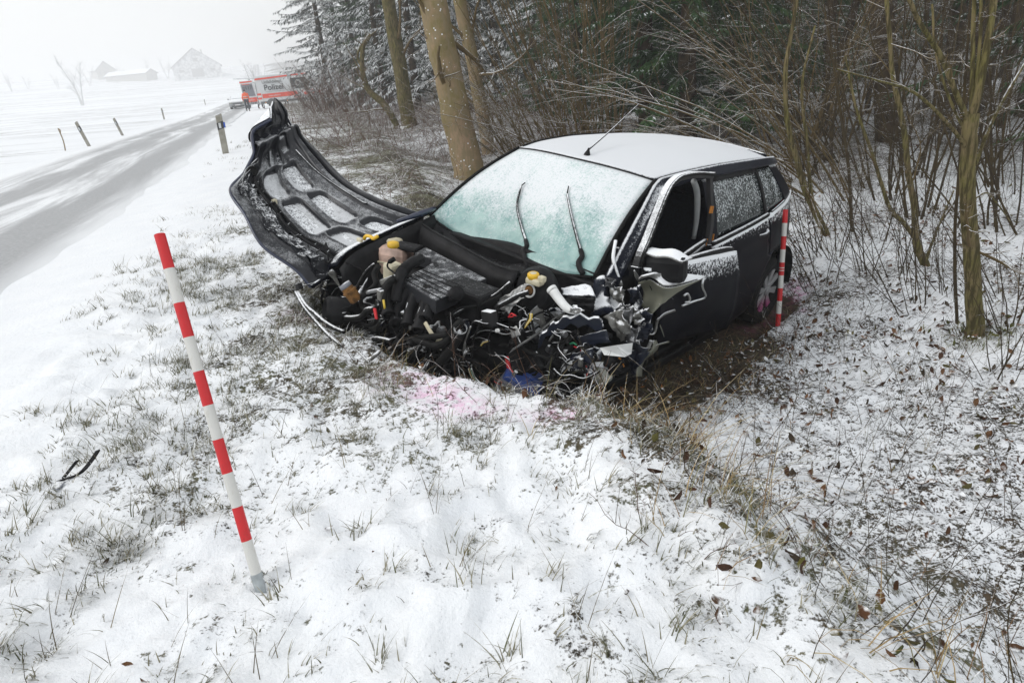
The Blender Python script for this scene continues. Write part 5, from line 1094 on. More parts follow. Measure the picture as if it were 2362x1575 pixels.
for i, (px, Y) in enumerate(((2100, 9.0), (2180, 11), (2260, 9.5), (2350, 8.0), (2030, 8.2), (2300, 6.6), (2420, 6.0), (2150, 7.2))):
    bare_shrub('thicket_shrub', px_ground(px, Y), 'bare twiggy shrub among the saplings on the snowy forest floor', 'shrubs among the saplings', 80 + i, 9, g0.uniform(2.2, 3.8), (g0.uniform(-.25, .25), 0), .40, .013, 'twig_dark', .35, .12, 6, 4, .42)
for i, (px, Y, h) in enumerate(((1915, 6.2, .9), (1990, 5.6, 1.0), (2065, 5.2, .9), (2110, 4.7, 1.0), (2180, 4.9, .9), (1870, 6.3, 1.1), (1890, 5.6, .7), (2310, 4.6, .9), (2020, 6.6, 1.2), (2290, 3.6, .6), (2330, 4.1, .7))):
    bare_shrub('whip_clump', px_ground(px, Y), 'clump of thin bare whips sprouting from the snow right of the car', 'whip clumps on the snow', 110 + i, 9, h * 1.2, (-.35, .0), .45, .0045, 'twig_dark', .12, .08, 4, 3, .35)
for i, (px, Y, h) in enumerate(((752, 40, 2.6), (800, 37, 2.4), (730, 44, 1.8), (845, 34, 2.2), (720, 52, 2.0))):
    bare_shrub('hedge_shrub', px_ground(px, Y), 'bare grey-brown shrub at the foot of the spruces near the van', 'shrubs near the van', 130 + i, 22, h * 1.2, (-.1, 0), .5, .018, 'twig_red', .9, .10, 8, 6, .4)
# --- young trunks deep in the wood
g1 = np.random.default_rng(77); cnt = 0
young = []
for v in range(3):
    P, R = grow(g1, np.array([[0, 0, -.1]]), np.array([[g1.normal(0, .03), g1.normal(0, .03), 1.0]]), np.array([9.0]), np.array([.055]), 12, .022); V, q = tubes(P, R, 7); mt_ = set_mat(mesh_np('trunk', V, q, None, True), M['bark_dark'])
    P1, R1 = offshoot(g1, P, R, 26, .14, 6, .12, .9, .1, .12, .35); P2, R2 = offshoot(g1, P1, R1, 4, .5, 4, .2, .8, 0, .15, .6); V1, q1 = tubes(P1, R1, 4); V2, q2 = tubes(P2, R2, 3)
    young.append((mt_, set_mat(mesh_np('crown', np.concatenate([V1, V2]), np.concatenate([q1, q2 + len(V1)])), M['twig_dark'])))
for i in range(64):
    px = g1.uniform(2130, 2480) if i % 4 else g1.uniform(1780, 2130); Y = g1.uniform(11, 30); p = px_ground(px, Y); mt_, mc_ = young[i % 3]
    r = empty('young_tree', p, 'slender dark young tree standing deep in the snowy wood', 'tree', 'young trees deep in the wood', g1.uniform(0, 6)); s_ = g1.uniform(.6, 1.5); r.scale = (s_, s_, g1.uniform(.8, 1.2)); r.rotation_euler = (g1.normal(0, .03), g1.normal(0, .03), g1.uniform(0, 6)); link('trunk', mt_, r); link('crown', mc_, r)

# ------------------------------------------------------------------ ground cover nobody could count
M['grass'] = attrcol('frosted_grass', .85, .62, 1.05, .45, 60); M['straw'] = attrcol('dry_straw', .8, .95, 1.2, .35, 40); M['leaf'] = attrcol('dead_leaf', .85, .70, 1.05, .55, 35)
def blades(g, base, h, lean, curl, w, col, m=4, az=None):
    n = len(base); az = g.uniform(0, 2 * pi, n) if az is None else az; k = np.linspace(0, 1, m)
    dx, dy = np.cos(az), np.sin(az); off = h[:, None] * (lean[:, None] * k + curl[:, None] * k ** 2); zz = h[:, None] * (k - .35 * np.clip(curl, 0, 2)[:, None] * k ** 2.5)
    C = np.stack([base[:, 0:1] + dx[:, None] * off, base[:, 1:2] + dy[:, None] * off, base[:, 2:3] + zz], -1)
    tw = g.uniform(-.7, .7, n); wx, wy = -np.sin(az + tw), np.cos(az + tw); ww = w[:, None] * (1 - .85 * k ** 1.5) / 2
    A = C.copy(); A[..., 0] += wx[:, None] * ww; A[..., 1] += wy[:, None] * ww; B = C.copy(); B[..., 0] -= wx[:, None] * ww; B[..., 1] -= wy[:, None] * ww
    V = np.stack([A, B], 2).reshape(-1, 3); b = (np.arange(n) * m * 2)[:, None] + (np.arange(m - 1) * 2)[None, :]
    q = np.stack([b, b + 1, b + 3, b + 2], -1).reshape(-1, 4); return V, q, np.repeat(col, m * 2, 0)
def pal(g, n, cols, jit=.25):
    c = np.array(cols)[g.integers(0, len(cols), n)]; return c * g.uniform(1 - jit, 1 + jit, (n, 1))
def scatter(g, n, x0, x1, y0, y1, prob):
    x = g.uniform(x0, x1, n); y = g.uniform(y0, y1, n); s, t = st(x, y); k = g.random(n) < prob(x, y, s, t); return x[k], y[k]
def cover(name, parts, mat, label=None):
    o = 0; Vs, qs, cs = [], [], []
    for V, q, c in parts: Vs.append(V); qs.append(q + o); cs.append(c); o += len(V)
    return tag(mk(name, np.concatenate(Vs), np.concatenate(qs), None, M[mat], None, False, dict(Col=np.concatenate(cs))), kind='stuff')
gg = np.random.default_rng(900)
patchf = lambda x, y: fbm(x * 1.3, y * 1.3, 4, 51)
GR = [(.14, .135, .085), (.20, .185, .12), (.10, .105, .055), (.28, .26, .19)]
def tufts(n, x0, x1, y0, y1, prob, bl, hr, wr, cols, rad=.035, cl=(.1, .9)):
    x, y = scatter(gg, n, x0, x1, y0, y1, prob); nb = gg.integers(bl[0], bl[1], len(x)); bi = np.repeat(np.arange(len(x)), nb); N = len(bi)
    rr = rad * np.abs(gg.normal(0, 1, N)); an = gg.uniform(0, 2 * pi, N); bx_ = x[bi] + rr * np.cos(an); by_ = y[bi] + rr * np.sin(an); sz = gg.uniform(.5, 1.2, len(x))[bi]
    base = np.stack([bx_, by_, ground(bx_, by_) - .006], 1); h = gg.uniform(*hr, N) * sz; wind = gg.normal(-.4, 1.2, len(x))[bi] + gg.normal(0, .9, N)
    return blades(gg, base, h, gg.uniform(.1, .9, N), gg.uniform(*cl, N), gg.uniform(*wr, N), pal(gg, N, cols), 4, wind)
no_car = lambda x, y: footprint(x, y) < .2
pv = lambda x, y, s, t: (sst(patchf(x, y), .42, .62) * .9 + .17) * sst(s, -1.7, -.5) * (s < crest(t) + .3) * no_car(x, y)
cover('verge_grass', [tufts(6500, -4, 2.2, .6, 6, pv, (8, 24), (.025, .085), (.0025, .005), GR), tufts(9000, -4.5, 2.2, .6, 9, pv, (2, 6), (.02, .07), (.002, .004), GR, .05),
                      tufts(3000, -9, 3, 6, 22, pv, (4, 10), (.04, .12), (.004, .009), GR, .06), tufts(260, -2.5, 1.2, .7, 3.6, lambda x, y, s, t: .8 * (s < crest(t)) * sst(s, -1.3, -.6), (1, 4), (.08, .20), (.002, .003), [(.16, .13, .07), (.10, .08, .05)], .02, (0, .3))], 'grass')
# dry straw along the lip of the bank and under the wreck
pb = lambda x, y, s, t: np.exp(-((s - crest(t) - .12) / .22) ** 2) * (t > .6) * (t < 3.4) * .9
pc = lambda x, y, s, t: np.exp(-((s - crest(t) - .10) / .16) ** 2) * (t > 1.3) * (t < 3.0) * sst(fbm(x * 2, y * 2, 2, 8), .35, .6)
ST = [(.36, .26, .13), (.26, .19, .09), (.20, .13, .07), (.40, .33, .20), (.17, .16, .07)]; BR = [(.14, .07, .035), (.20, .11, .05), (.10, .06, .035), (.24, .16, .08)]
ucar = lambda x, y, s, t: (footprint(x, y) > .02) * (footprint(x, y) < .9) * .8
def lside(x, y, s, t):
    cx, cyy = car_xy(x, y); return (cx > .2) * (cx < 2.9) * (cyy > .55) * (cyy < 1.35) * .8
cover('dry_grass', [tufts(700, -1, 2.2, .6, 4, pb, (3, 9), (.08, .22), (.002, .0045), ST, .05, (.2, 1.1)), tufts(420, -.6, 1.6, 1.2, 3.6, pc, (5, 13), (.10, .27), (.002, .004), ST, .05, (.4, 1.4)),
                    tufts(2000, -2.5, 3, 2.2, 7, ucar, (3, 8), (.03, .09), (.003, .005), BR + ST, .06), tufts(2200, -1.5, 3.5, 1.8, 6, lside, (3, 9), (.03, .11), (.002, .005), BR + ST, .06, (.1, 1)), tufts(900, .5, 4, .8, 6, lambda x, y, s, t: (s > crest(t) + .3) * sst(fbm(x * 1.7, y * 1.7, 3, 18), .45, .62), (2, 6), (.04, .14), (.002, .004), BR + GR, .05)], 'straw')
# dead leaves
def leaves(n, x0, x1, y0, y1, prob, sz, cols, lift=.006, stand=.5):
    x, y = scatter(gg, n, x0, x1, y0, y1, prob); N = len(x); L = gg.uniform(*sz, N); W = L * gg.uniform(.35, .6, N); az = gg.uniform(0, 2 * pi, N); pt = gg.normal(0, stand, N); rl = gg.normal(0, stand, N); cu = gg.uniform(-.2, .6, N)
    ux = np.stack([np.cos(az) * np.cos(pt), np.sin(az) * np.cos(pt), np.sin(pt)], 1); side = np.stack([-np.sin(az), np.cos(az), np.zeros(N)], 1); up3 = np.cross(ux, side); vx = side * np.cos(rl)[:, None] + up3 * np.sin(rl)[:, None]; nn = np.cross(ux, vx)
    z = ground(x, y) + lift + np.abs(np.sin(pt)) * L * .4; c = np.stack([x, y, z], 1); P = []
    for a, wv_, hh_ in ((-.5, .0, .1), (-.25, .8, 0), (.1, 1.0, -.02), (.5, .05, .12)):
        for sg in (-1, 0, 1): P.append(c + ux * (a * L)[:, None] + vx * (sg * wv_ * W * .5)[:, None] + nn * ((hh_ * L + abs(sg) * cu * W * .5)[:, None]))
    V = np.stack(P, 1).reshape(-1, 3); b = np.arange(N)[:, None, None] * 12; q = (b + np.array([[i * 3 + j, i * 3 + j + 1, i * 3 + j + 4, i * 3 + j + 3] for i in range(3) for j in range(2)])[None]).reshape(-1, 4)
    return V, q, np.repeat(pal(gg, N, cols, .4), 12, 0)
LF = [(.085, .040, .020), (.060, .030, .018), (.12, .060, .028), (.045, .032, .020), (.15, .075, .035), (.10, .085, .030)]
pw = lambda x, y, s, t: (s > crest(t) + .2) * (sst(fbm(x * 1.6, y * 1.6, 3, 28), .40, .62) * .8 + .12) * no_car(x, y)
cover('dead_leaves', [leaves(11000, .3, 5.5, .7, 7.5, pw, (.018, .062), LF), leaves(2600, 1, 12, 5, 16, pw, (.03, .07), LF), leaves(1000, -.8, 1.6, .8, 3.6, pb, (.025, .055), LF + [(.12, .11, .03), (.09, .10, .03)], .02, .8), leaves(110, -2.5, 1, .8, 4, lambda x, y, s, t: .5 * (s < crest(t)) * (s > -1), (.015, .035), LF),
                      leaves(2600, -2, 3, 2, 6.5, lside, (.03, .06), LF + [(.20, .085, .03)], .01, .7), leaves(600, 1.9, 4.5, 2.2, 5.8, lambda x, y, s, t: sst(fbm(x * 2.2, y * 2.2, 2, 29), .52, .66), (.035, .065), LF, .02, .8)], 'leaf')
# weed stems and brambles
def canes(n, x0, x1, y0, y1, prob, L, r, m=7, wob=.16, bend=(0, 0, -.05), d_up=1.0, per=2, lf=.35, k=3, spread=.6, per2=0):
    x, y = scatter(gg, n, x0, x1, y0, y1, prob); N = len(x); base = np.stack([x, y, ground(x, y) - .01], 1); d0 = np.stack([gg.normal(0, spread, N), gg.normal(0, spread, N), np.full(N, d_up)], 1)
    P, R = grow(gg, base, d0, gg.uniform(*L, N), gg.uniform(*r, N), m, wob, bend, .6); V, q = tubes(P, R, k); out = [(V, q)]
    if per:
        P2, R2 = offshoot(gg, P, R, per, lf, 5, .25, .7, .1, .15, .7, rmin=.0008); V2, q2 = tubes(P2, R2, 3); out.append((V2, q2))
        if per2: P3, R3 = offshoot(gg, P2, R2, per2, .5, 4, .25, .7, .0, .15, .8, rmin=.0008); out.append(tubes(P3, R3, 3))
    return out
def cane_obj(name, lst, mat):
    o = 0; Vs, qs = [], []
    for V, q in lst: Vs.append(V); qs.append(q + o); o += len(V)
    return tag(mk(name, np.concatenate(Vs), np.concatenate(qs), None, M[mat], None), kind='stuff')
pd = lambda x, y, s, t: (s > crest(t) + .05) * .9 * no_car(x, y)
cane_obj('weed_stems', canes(800, .2, 4.5, .75, 5.5, pd, (.15, .55), (.0013, .0024), 7, .14, (0, 0, -.03), 1, 3, .4, spread=.7, per2=1) + canes(150, -.4, 1.6, .7, 3.4, pb, (.15, .45), (.0011, .0020), 7, .16, (0, 0, -.05), 1, 3, .4, spread=.8, per2=1)
         + canes(60, -2.4, 1.0, .8, 3.2, lambda x, y, s, t: .6 * (s < crest(t)) * (s > -.9), (.06, .20), (.0009, .0014), 5, .1, (0, 0, 0), 1, 1, .3, spread=.35) + canes(700, 1.5, 9, 4.5, 13, pd, (.2, .9), (.0015, .003), 7, .14, (0, 0, -.03), 1, 3, .4, spread=.6), 'twig_dark')
pr = lambda x, y, s, t: np.maximum(sst(s, crest(t) + .3, crest(t) + 1.4), .75 * sst(s, .2, 1.2)) * sst(fbm(x * .5, y * .5, 3, 38), .32, .50) * sst(t, 6.6, 7.6)
pb2 = lambda x, y, s, t: np.exp(-((s - crest(t) - .10) / .26) ** 2) * (t > 1.0) * (t < 3.3)
bm = on_ground(2250, 772)
pm = lambda x, y, s, t: np.exp(-((x - bm[0]) ** 2 + (y - bm[1]) ** 2) / .16 ** 2)
cover('moss_and_ivy', [leaves(700, bm[0] - .4, bm[0] + .4, bm[1] - .4, bm[1] + .3, pm, (.02, .045), [(.07, .075, .02), (.10, .10, .025), (.06, .04, .02)], .03, .9), tufts(500, bm[0] - .4, bm[0] + .4, bm[1] - .4, bm[1] + .3, pm, (4, 10), (.02, .07), (.003, .006), [(.10, .11, .02), (.15, .14, .04)], .03)], 'leaf')
cane_obj('crest_brambles', canes(420, -1, 1.8, .9, 3.4, pb2, (.12, .42), (.0011, .0021), 7, .18, (0, 0, -.08), .8, 3, .4, spread=.9, per2=1), 'twig_red')
cane_obj('bramble_thicket', canes(3600, -8, 4.5, 7.0, 16, pr, (.3, .9), (.003, .0055), 7, .20, (0, 0, -.10), .8, 3, .45, spread=.9, per2=1) + canes(4200, -16, 3, 15, 34, pr, (.4, 1.2), (.006, .011), 7, .18, (0, 0, -.09), .9, 3, .45, spread=.8) + canes(1300, -22, -4, 33, 56, pr, (.6, 1.6), (.006, .010), 6, .15, (0, 0, -.06), 1, 3, .45, spread=.7), 'twig_red')
pt_ = lambda x, y, s, t: (s > crest(t) + 1.8) * .6 * no_car(x, y)
cane_obj('undergrowth', canes(320, -1, 12, 7.5, 17, pt_, (.6, 2.2), (.002, .005), 8, .13, (-.01, 0, -.03), 1, 5, .4, spread=.55, per2=2), 'twig_dark')

# ------------------------------------------------------------------ poles, posts and litter
def pole_paint(name, col, dirt):
    t = NT(name); c = t.coord(); m_ = t.math('MULTIPLY', t.ss(t.noise(t.coord('Object', (1, 1, .3)), 60, 5, .7), .56, .68), .55); t.pin(Base_Color=t.mix(m_, t.mix(t.noise(c, 9, 3), col, tuple(.82 * x for x in col)), dirt), Roughness=.42); return t.m
M['red_paint'] = pole_paint('red_pole_paint', (.62, .015, .020), (.38, .03, .03)); M['white_paint'] = pole_paint('white_pole_paint', (.68, .675, .64), (.50, .48, .43)); M['galv'] = plain('galvanised_cap', (.36, .39, .40), .5, .4, .2, 25)
def ranging_pole(b, top, n, label, r=.0145, seg=.1, marks=False, cap=True):
    b = np.array(b, float); ax = np.array(top, float) - b; ax /= np.linalg.norm(ax); root = empty('ranging_pole', b, label, 'pole', 'red and white ranging poles')
    h = .0
    if cap: lathe('foot_cap', [(0, -.05), (r * .9, -.04), (r * 1.12, 0), (r * 1.12, .022), (r, .024)], (0, 0, 0), ax, M['galv'], root, 18); h = .022
    else: lathe('foot_spike', [(0, -.08), (r, -.02), (r, 0)], (0, 0, 0), ax, M['galv'], root, 14)
    for i in range(n):
        red = (n - 1 - i) % 2 == 0; lastt = i == n - 1
        pr_ = [(r, h), (r, h + seg)] if not lastt else [(r, h), (r, h + seg), (r * .86, h + seg + .0015), (r * .82, h + seg - .03), (0, h + seg - .032)]
        bo = lathe('red_band' if red else 'white_band', pr_, (0, 0, 0), ax, M['red_paint' if red else 'white_paint'], root, 22)
        if marks and i == n // 2 + (0 if red else 1):
            for z_ in (.035, .055): lathe('mark_ring', [(r * 1.01, h + z_), (r * 1.02, h + z_ + .001), (r * 1.02, h + z_ + .006), (r * 1.01, h + z_ + .007)], (0, 0, 0), ax, M['white_paint'], bo, 18)
        h += seg
    return root
pb0 = on_ground(596, 1340); L1 = None
d = ray(368, 541); best = min(((abs(np.linalg.norm(C_POS + d * k - pb0) - 1.022), k) for k in np.arange(1.2, 2.0, .002))); ranging_pole(pb0, C_POS + d * best[1], 10, 'red and white striped pole stuck upright in the open snow by the verge', r=.0150)
pb1 = on_ground(1794, 752); d = ray(1813, 470); best = min(((abs(np.linalg.norm(C_POS + d * k - pb1) - .9), k) for k in np.arange(3.5, 6.5, .005))); ranging_pole(pb1, C_POS + d * best[1], 9, 'red and white striped pole standing beside the rear wheel of the car', r=.0195, marks=True, cap=False)
M['post'] = snowy('weathered_post', (.36, .345, .30), .85, 0, .7, 1.0, .4, 20, (.27, .255, .21), 7, .3, bump=.3); M['blackb'] = plain('black_band', (.02, .02, .022), .5); M['refl'] = plain('white_reflector', (.62, .64, .64), .25); M['blue'] = plain('blue_reflector', (.02, .10, .55), .3)
def delineator(p, h, label, lean=(0, 0), blue=False, w=.11, group=None):
    root = empty('delineator_post', p, label, 'post', group); root.rotation_euler = (lean[1], lean[0], radians(17))
    V = [(-w / 2, -w * .3, -.1), (w / 2, -w * .3, -.1), (w / 2, w * .3, -.1), (-w / 2, w * .3, -.1), (-w / 2, -w * .3, h - .04), (w / 2, -w * .3, h), (w / 2, w * .3, h), (-w / 2, w * .3, h - .04)]
    mkp('post', V, _BXF, M['post'], root, bevel=.008)
    V = [(x * 1.03, y * 1.06, z) for x, y in ((-w / 2, -w * .3), (w / 2, -w * .3), (w / 2, w * .3), (-w / 2, w * .3)) for z in (0,)]
    z0, z1 = h * .62, h * .80; dz = .04
    V = [(x * 1.03, y * 1.06, (z0 if k == 0 else z1) + (dz if x > 0 else -dz) * .6) for k in (0, 1) for x, y in ((-w / 2, -w * .3), (w / 2, -w * .3), (w / 2, w * .3), (-w / 2, w * .3))]
    bd = mkp('black_band', V, _BXF, M['blackb'], root)
    bx('reflector', (-.01, -w * .34, (z0 + z1) / 2), (.055, .012, .13), M['refl'], bd, bevel=.004)
    if blue: bx('blue_reflector', (w * .62, -.01, (z0 + z1) / 2 + .01), (.045, .06, .13), M['blue'], root, bevel=.004)
    bx('snow_cap', (0, 0, h - .012), (w * .9, w * .5, .02), M['snowlip'], root, Matrix.Rotation(radians(-18), 3, 'Y'), .008)
delineator(on_ground(521, 354), .95, 'grey marker post with black band and blue reflector at the road edge', (.03, 0), True, .15)
def post_at(px, py, h, label, lean=(0, 0), w=.12, group=None): delineator(on_ground(px, py), h, label, lean, False, w, group)
post_at(206, 338, .95, 'black-banded marker post across the road, leaning beside the wooden stick', (-.22, 0), .11); post_at(283, 313, .85, 'leaning black-banded marker post farther along the far side of the road', (-.22, 0), .11)
post_at(379, 276, .9, 'small marker post on the far roadside before the road bends uphill', (0, 0), .12); post_at(474, 243, .9, 'tiny far marker post on the field side of the uphill road', (0, 0), .12)
M['wood'] = snowy('stake_wood', (.30, .22, .12), .85, 0, .7, 1, .4, 20, (.22, .17, .10), 7)
b = on_ground(150, 348); stk = empty('snow_stake', b, 'thin brown wooden stake with a bent top on the far roadside', 'stake')
tube('stake', [np.array([0, 0, -.1]), aty(146, 325, b[1]) - b, aty(134, 297, b[1]) - b], [.022, .02, .018], M['wood'], stk, 7); tube('stake_head', [aty(133, 296, b[1]) - b, aty(139, 301, b[1]) - b, aty(140, 310, b[1]) - b], [.012, .02, .006], M['wood'], stk, 6)
# black trim strip thrown onto the snow
p = [on_ground(*q) for q in ((112, 1122), (150, 1112), (185, 1100), (210, 1080), (233, 1060))]; o = p[2].copy(); tr = empty('trim_strip', o, 'bent black plastic trim strip lying on the snow at the roadside', 'debris')
P = catmull([q - o + [0, 0, z] for q, z in zip(p, (.006, .012, .014, .022, .040))], 14); band('strip', P, np.array([.010, .012, 0]) * np.interp(np.linspace(0, 1, 14), [0, .3, 1], [1, .6, .5])[:, None], np.array([0, 0, .004]), M['plast'], tr, 0)
P = catmull([on_ground(*q) - o + [0, 0, z] for q, z in (((150, 1108), .014), ((165, 1095), .022), ((184, 1081), .035))], 8); band('splinter', P, np.array([.004, .006, 0]), np.array([0, 0, .003]), M['plast'], tr, 0)
crm = [on_ground(*q) - o + [0, 0, .012] for q in ((108, 1128), (130, 1118), (155, 1118), (135, 1138))]; crumple('clear_fragment', crm, 'battgrey', 6, .006, 3, 3, parent=tr)
for px, py, lb in ((880, 760, None),): pass

# ------------------------------------------------------------------ police van, parked car and officers down the road
M['vanwhite'] = plain('van_white', (.66, .68, .69), .4, 0, .05, 3, coat=.3); M['vanorange'] = plain('van_orange', (.80, .075, .035), .4, 0, .06, 3); M['vangrey'] = plain('van_grey', (.10, .105, .11), .45); M['text'] = plain('lettering_grey', (.06, .065, .07), .5); M['amber'] = plain('amber_lamp', (.9, .35, .03), .3)
M['whtext'] = plain('lettering_white', (.75, .75, .74), .5); M['chrome'] = plain('silver_trim', (.45, .46, .47), .25, .7); M['silver'] = snowy('silver_car_paint', (.38, .39, .40), .3, .3, .55, .9, .4, 8); M['snowflat'] = plain('lying_snow', SNOW, .85, 0, .04)
def text(name, s, size, loc, rot, mat, parent, bold=.004, align='LEFT'):
    cu = bpy.data.curves.new(name, 'FONT'); cu.body = s; cu.size = size; cu.extrude = .004; cu.offset = bold; cu.align_x = align
    tmp = bpy.data.objects.new(name, cu); COL.objects.link(tmp); dg = bpy.context.evaluated_depsgraph_get(); me = bpy.data.meshes.new_from_object(tmp.evaluated_get(dg)); bpy.data.objects.remove(tmp); me.name = name
    o = link(name, me, parent, M[mat]); o.location = loc; o.rotation_euler = rot; return o
vb = on_ground(606, 262); VY = 66.0; vb = px_ground(607, VY)
van = empty('police_van', vb, 'white police van with orange stripes, rear door and roof flap open', 'van'); van.rotation_euler = (0, 0, radians(3)); van.rotation_euler[1] = radians(-1.0)
# local frame: x towards the van's nose (right in view), -y the side towards the camera
prof = [(0, .42), (0, 2.50), (.12, 2.68), (.5, 2.76), (4.3, 2.74), (4.75, 2.62), (5.35, 1.75), (6.0, 1.45), (6.35, 1.15), (6.40, .45)]
W2 = 1.0
V = [(x, -W2 + (.10 if z > 2.4 else .03 if z > 1.6 else 0), z) for x, z in prof] + [(x, W2 - (.10 if z > 2.4 else .03 if z > 1.6 else 0), z) for x, z in prof]; n = len(prof)
mkp('body', V, [tuple(range(n))[::-1], tuple(range(n, 2 * n))] + [(i, (i + 1) % n, n + (i + 1) % n, n + i) for i in range(n)], M['vanwhite'], van, bevel=.08)
def vp(name, pts, mat, y=-W2 - .004, parent=van, th=.012): return prism(name, [(x, y + (.10 * max(0, (z - 1.6) / 1.1) * .35), z) for x, z in pts], (0, -th, 0), M[mat], parent)
vp('stripe', [(.05, 2.40), (2.9, 2.48), (2.9, 2.60), (.05, 2.54)], 'vanorange', -W2 + .03); vp('stripe', [(3.2, 2.49), (3.9, 2.50), (3.8, 2.62), (3.2, 2.61)], 'vanorange', -W2 + .03); vp('stripe', [(4.1, 2.50), (4.7, 2.50), (4.6, 2.62), (4.1, 2.62)], 'vanorange', -W2 + .03)
lw = vp('stripe', [(.45, .86), (3.45, .86), (3.1, 1.22), (.45, 1.22)], 'vanorange'); vp('stripe', [(3.25, .62), (3.75, .62), (3.45, 1.22), (2.95, 1.22)], 'vanorange', -W2 - .016)
for i in range(4): x = 3.95 + i * .62; vp('stripe', [(x + .25, .70), (x + .6, .70), (x + .35, 1.22), (x, 1.22)], 'vanorange')
for i in range(4): vp('rear_chevron', [(.02, .62 + i * .17), (.36, .62 + i * .17), (.36, .79 + i * .17), (.02, .79 + i * .17)], 'vanorange' if i % 2 else 'whtext', -W2 - .006)
vp('lower_trim', [(.2, .42), (6.2, .42), (6.2, .60), (.2, .60)], 'vangrey', -W2 - .018, th=.03); vp('sill_step', [(2.6, .24), (5.0, .24), (5.0, .40), (2.6, .40)], 'vanwhite', -W2 - .02, th=.05)
sw = vp('side_window', [(3.1, 1.42), (4.45, 1.42), (4.45, 2.30), (3.1, 2.30)], 'glass', -W2 - .004); vp('cab_window', [(4.7, 1.45), (5.6, 1.45), (5.2, 2.1), (4.7, 2.30)], 'glass', -W2 - .004)
for r_ in (.16, .24): lathe('window_ring', [(r_, 0), (r_ + .03, .004), (r_ + .03, -.004)], (3.75, -W2 - .03, 1.87), (0, -1, 0), M['whtext'], sw, 20)
text('lettering', 'Unfalldienst', .36, (.62, -W2 - .02, 2.06), (radians(88), 0, 0), 'text', van, .002); text('lettering', 'Polizei', .66, (.70, -W2 - .03, 1.50), (radians(88), 0, 0), 'text', van, .012)
vp('contact_line', [(.75, 1.36), (2.9, 1.36), (2.9, 1.375), (.75, 1.375)], 'text'); text('lettering', 'www.polizei.ch', .17, (1.0, -W2 - .03, .98), (radians(90), 0, 0), 'whtext', lw, .001)
for x in (.62, 2.55): lathe('marker_lamp', [(0, .03), (.045, .02), (.05, 0)], (x, -W2 - .04, .50), (0, -1, 0), M['amber'], van, 10)
for x in (1.15, 5.3):
    for s in (-1, 1):
        ty = lathe('tyre', [(.22, -.10), (.33, -.11), (.36, -.06), (.36, .06), (.33, .11), (.22, .09)], (x, s * (W2 - .12), .36), (0, s, 0), M['rub'], van, 24); lathe('wheel_rim', [(.225, .08), (.2, .05), (.08, .05), (.06, .09), (0, .09)], (x, s * (W2 - .12), .36), (0, s, 0), M['chrome'], ty, 20)
    an = np.linspace(0, pi, 12); mkp('wheel_arch', [(x + .46 * cos(a), -W2 - .022, .34 + .46 * sin(a)) for a in an], [tuple(range(12))], M['vangrey'], van, solid=.03)
# rear door swung out in line with the side, and the roof flap above it
dr = vp('rear_door', [(-1.22, .45), (-.05, .45), (-.05, 1.9), (-.18, 2.42), (-1.30, 2.46)], 'vanwhite', -W2 + .04, th=.05)
vp('door_stripe', [(-1.29, 2.28), (-.22, 2.30), (-.2, 2.40), (-1.30, 2.40)], 'vanorange', -W2 - .005, dr); vp('door_stripe', [(-1.20, .66), (-.07, .66), (-.07, 1.02), (-1.22, 1.02)], 'vanorange', -W2 - .005, dr)
vp('door_window', [(-1.18, 1.15), (-.14, 1.15), (-.25, 2.18), (-1.22, 2.18)], 'battgrey', -W2 - .004, dr, .008)
text('lettering', '117', .42, (-.92, -W2 - .03, 1.72), (radians(90), 0, 0), 'text', dr, .010); lathe('phone_mark', [(.055, 0), (.085, .004), (.055, .006)], (-1.03, -W2 - .025, 1.87), (0, -1, 0), M['text'], dr, 14); text('lettering', 'Polizei', .36, (-1.06, -W2 - .02, .475), (radians(90), 0, 0), 'text', dr, .006)
for i, w_ in ((0, .8), (1, .65)): vp('small_print', [(-1.1, .80 + i * .08), (-1.1 + w_, .80 + i * .08), (-1.1 + w_, .83 + i * .08), (-1.1, .83 + i * .08)], 'whtext', -W2 - .018, dr)
vp('small_print', [(-1.12, 2.12), (-.45, 2.12), (-.45, 2.16), (-1.12, 2.16)], 'vanorange', -W2 - .016, dr); bx('door_handle', (-1.15, -W2 - .03, 1.32), (.09, .04, .12), M['vangrey'], dr)
fl = bx('roof_flap', (-.85, 0, 2.62), (1.95, 1.8, .07), M['vanwhite'], van, Matrix.Rotation(radians(4), 3, 'Y'), .03); bx('snow_on_flap', (-.85, 0, 2.665), (1.88, 1.7, .03), M['snowflat'], fl, Matrix.Rotation(radians(4), 3, 'Y'), .012)
tube('flap_strut', [(-.1, -.85, 2.2), (-.5, -.85, 2.58)], .02, M['chrome'], fl, 6)
bx('rear_interior', (-.01, 0, 1.4), (.06, 1.7, 1.7), M['vangrey'], van, bevel=.01); bx('rear_bumper', (-.08, 0, .45), (.18, 1.9, .16), M['vangrey'], van, bevel=.03)
bx('snow_on_roof', (2.4, 0, 2.77), (4.0, 1.6, .05), M['snowflat'], van, bevel=.02); vp('mirror', [(5.35, 1.5), (5.6, 1.5), (5.6, 1.85), (5.35, 1.85)], 'vangrey', -W2 - .12, th=.12)
for x in (-.55,): tube('steady_leg', [(x + .9, -.8, .5), (x + .9, -.8, 0)], .04, M['vangrey'], van, 8)
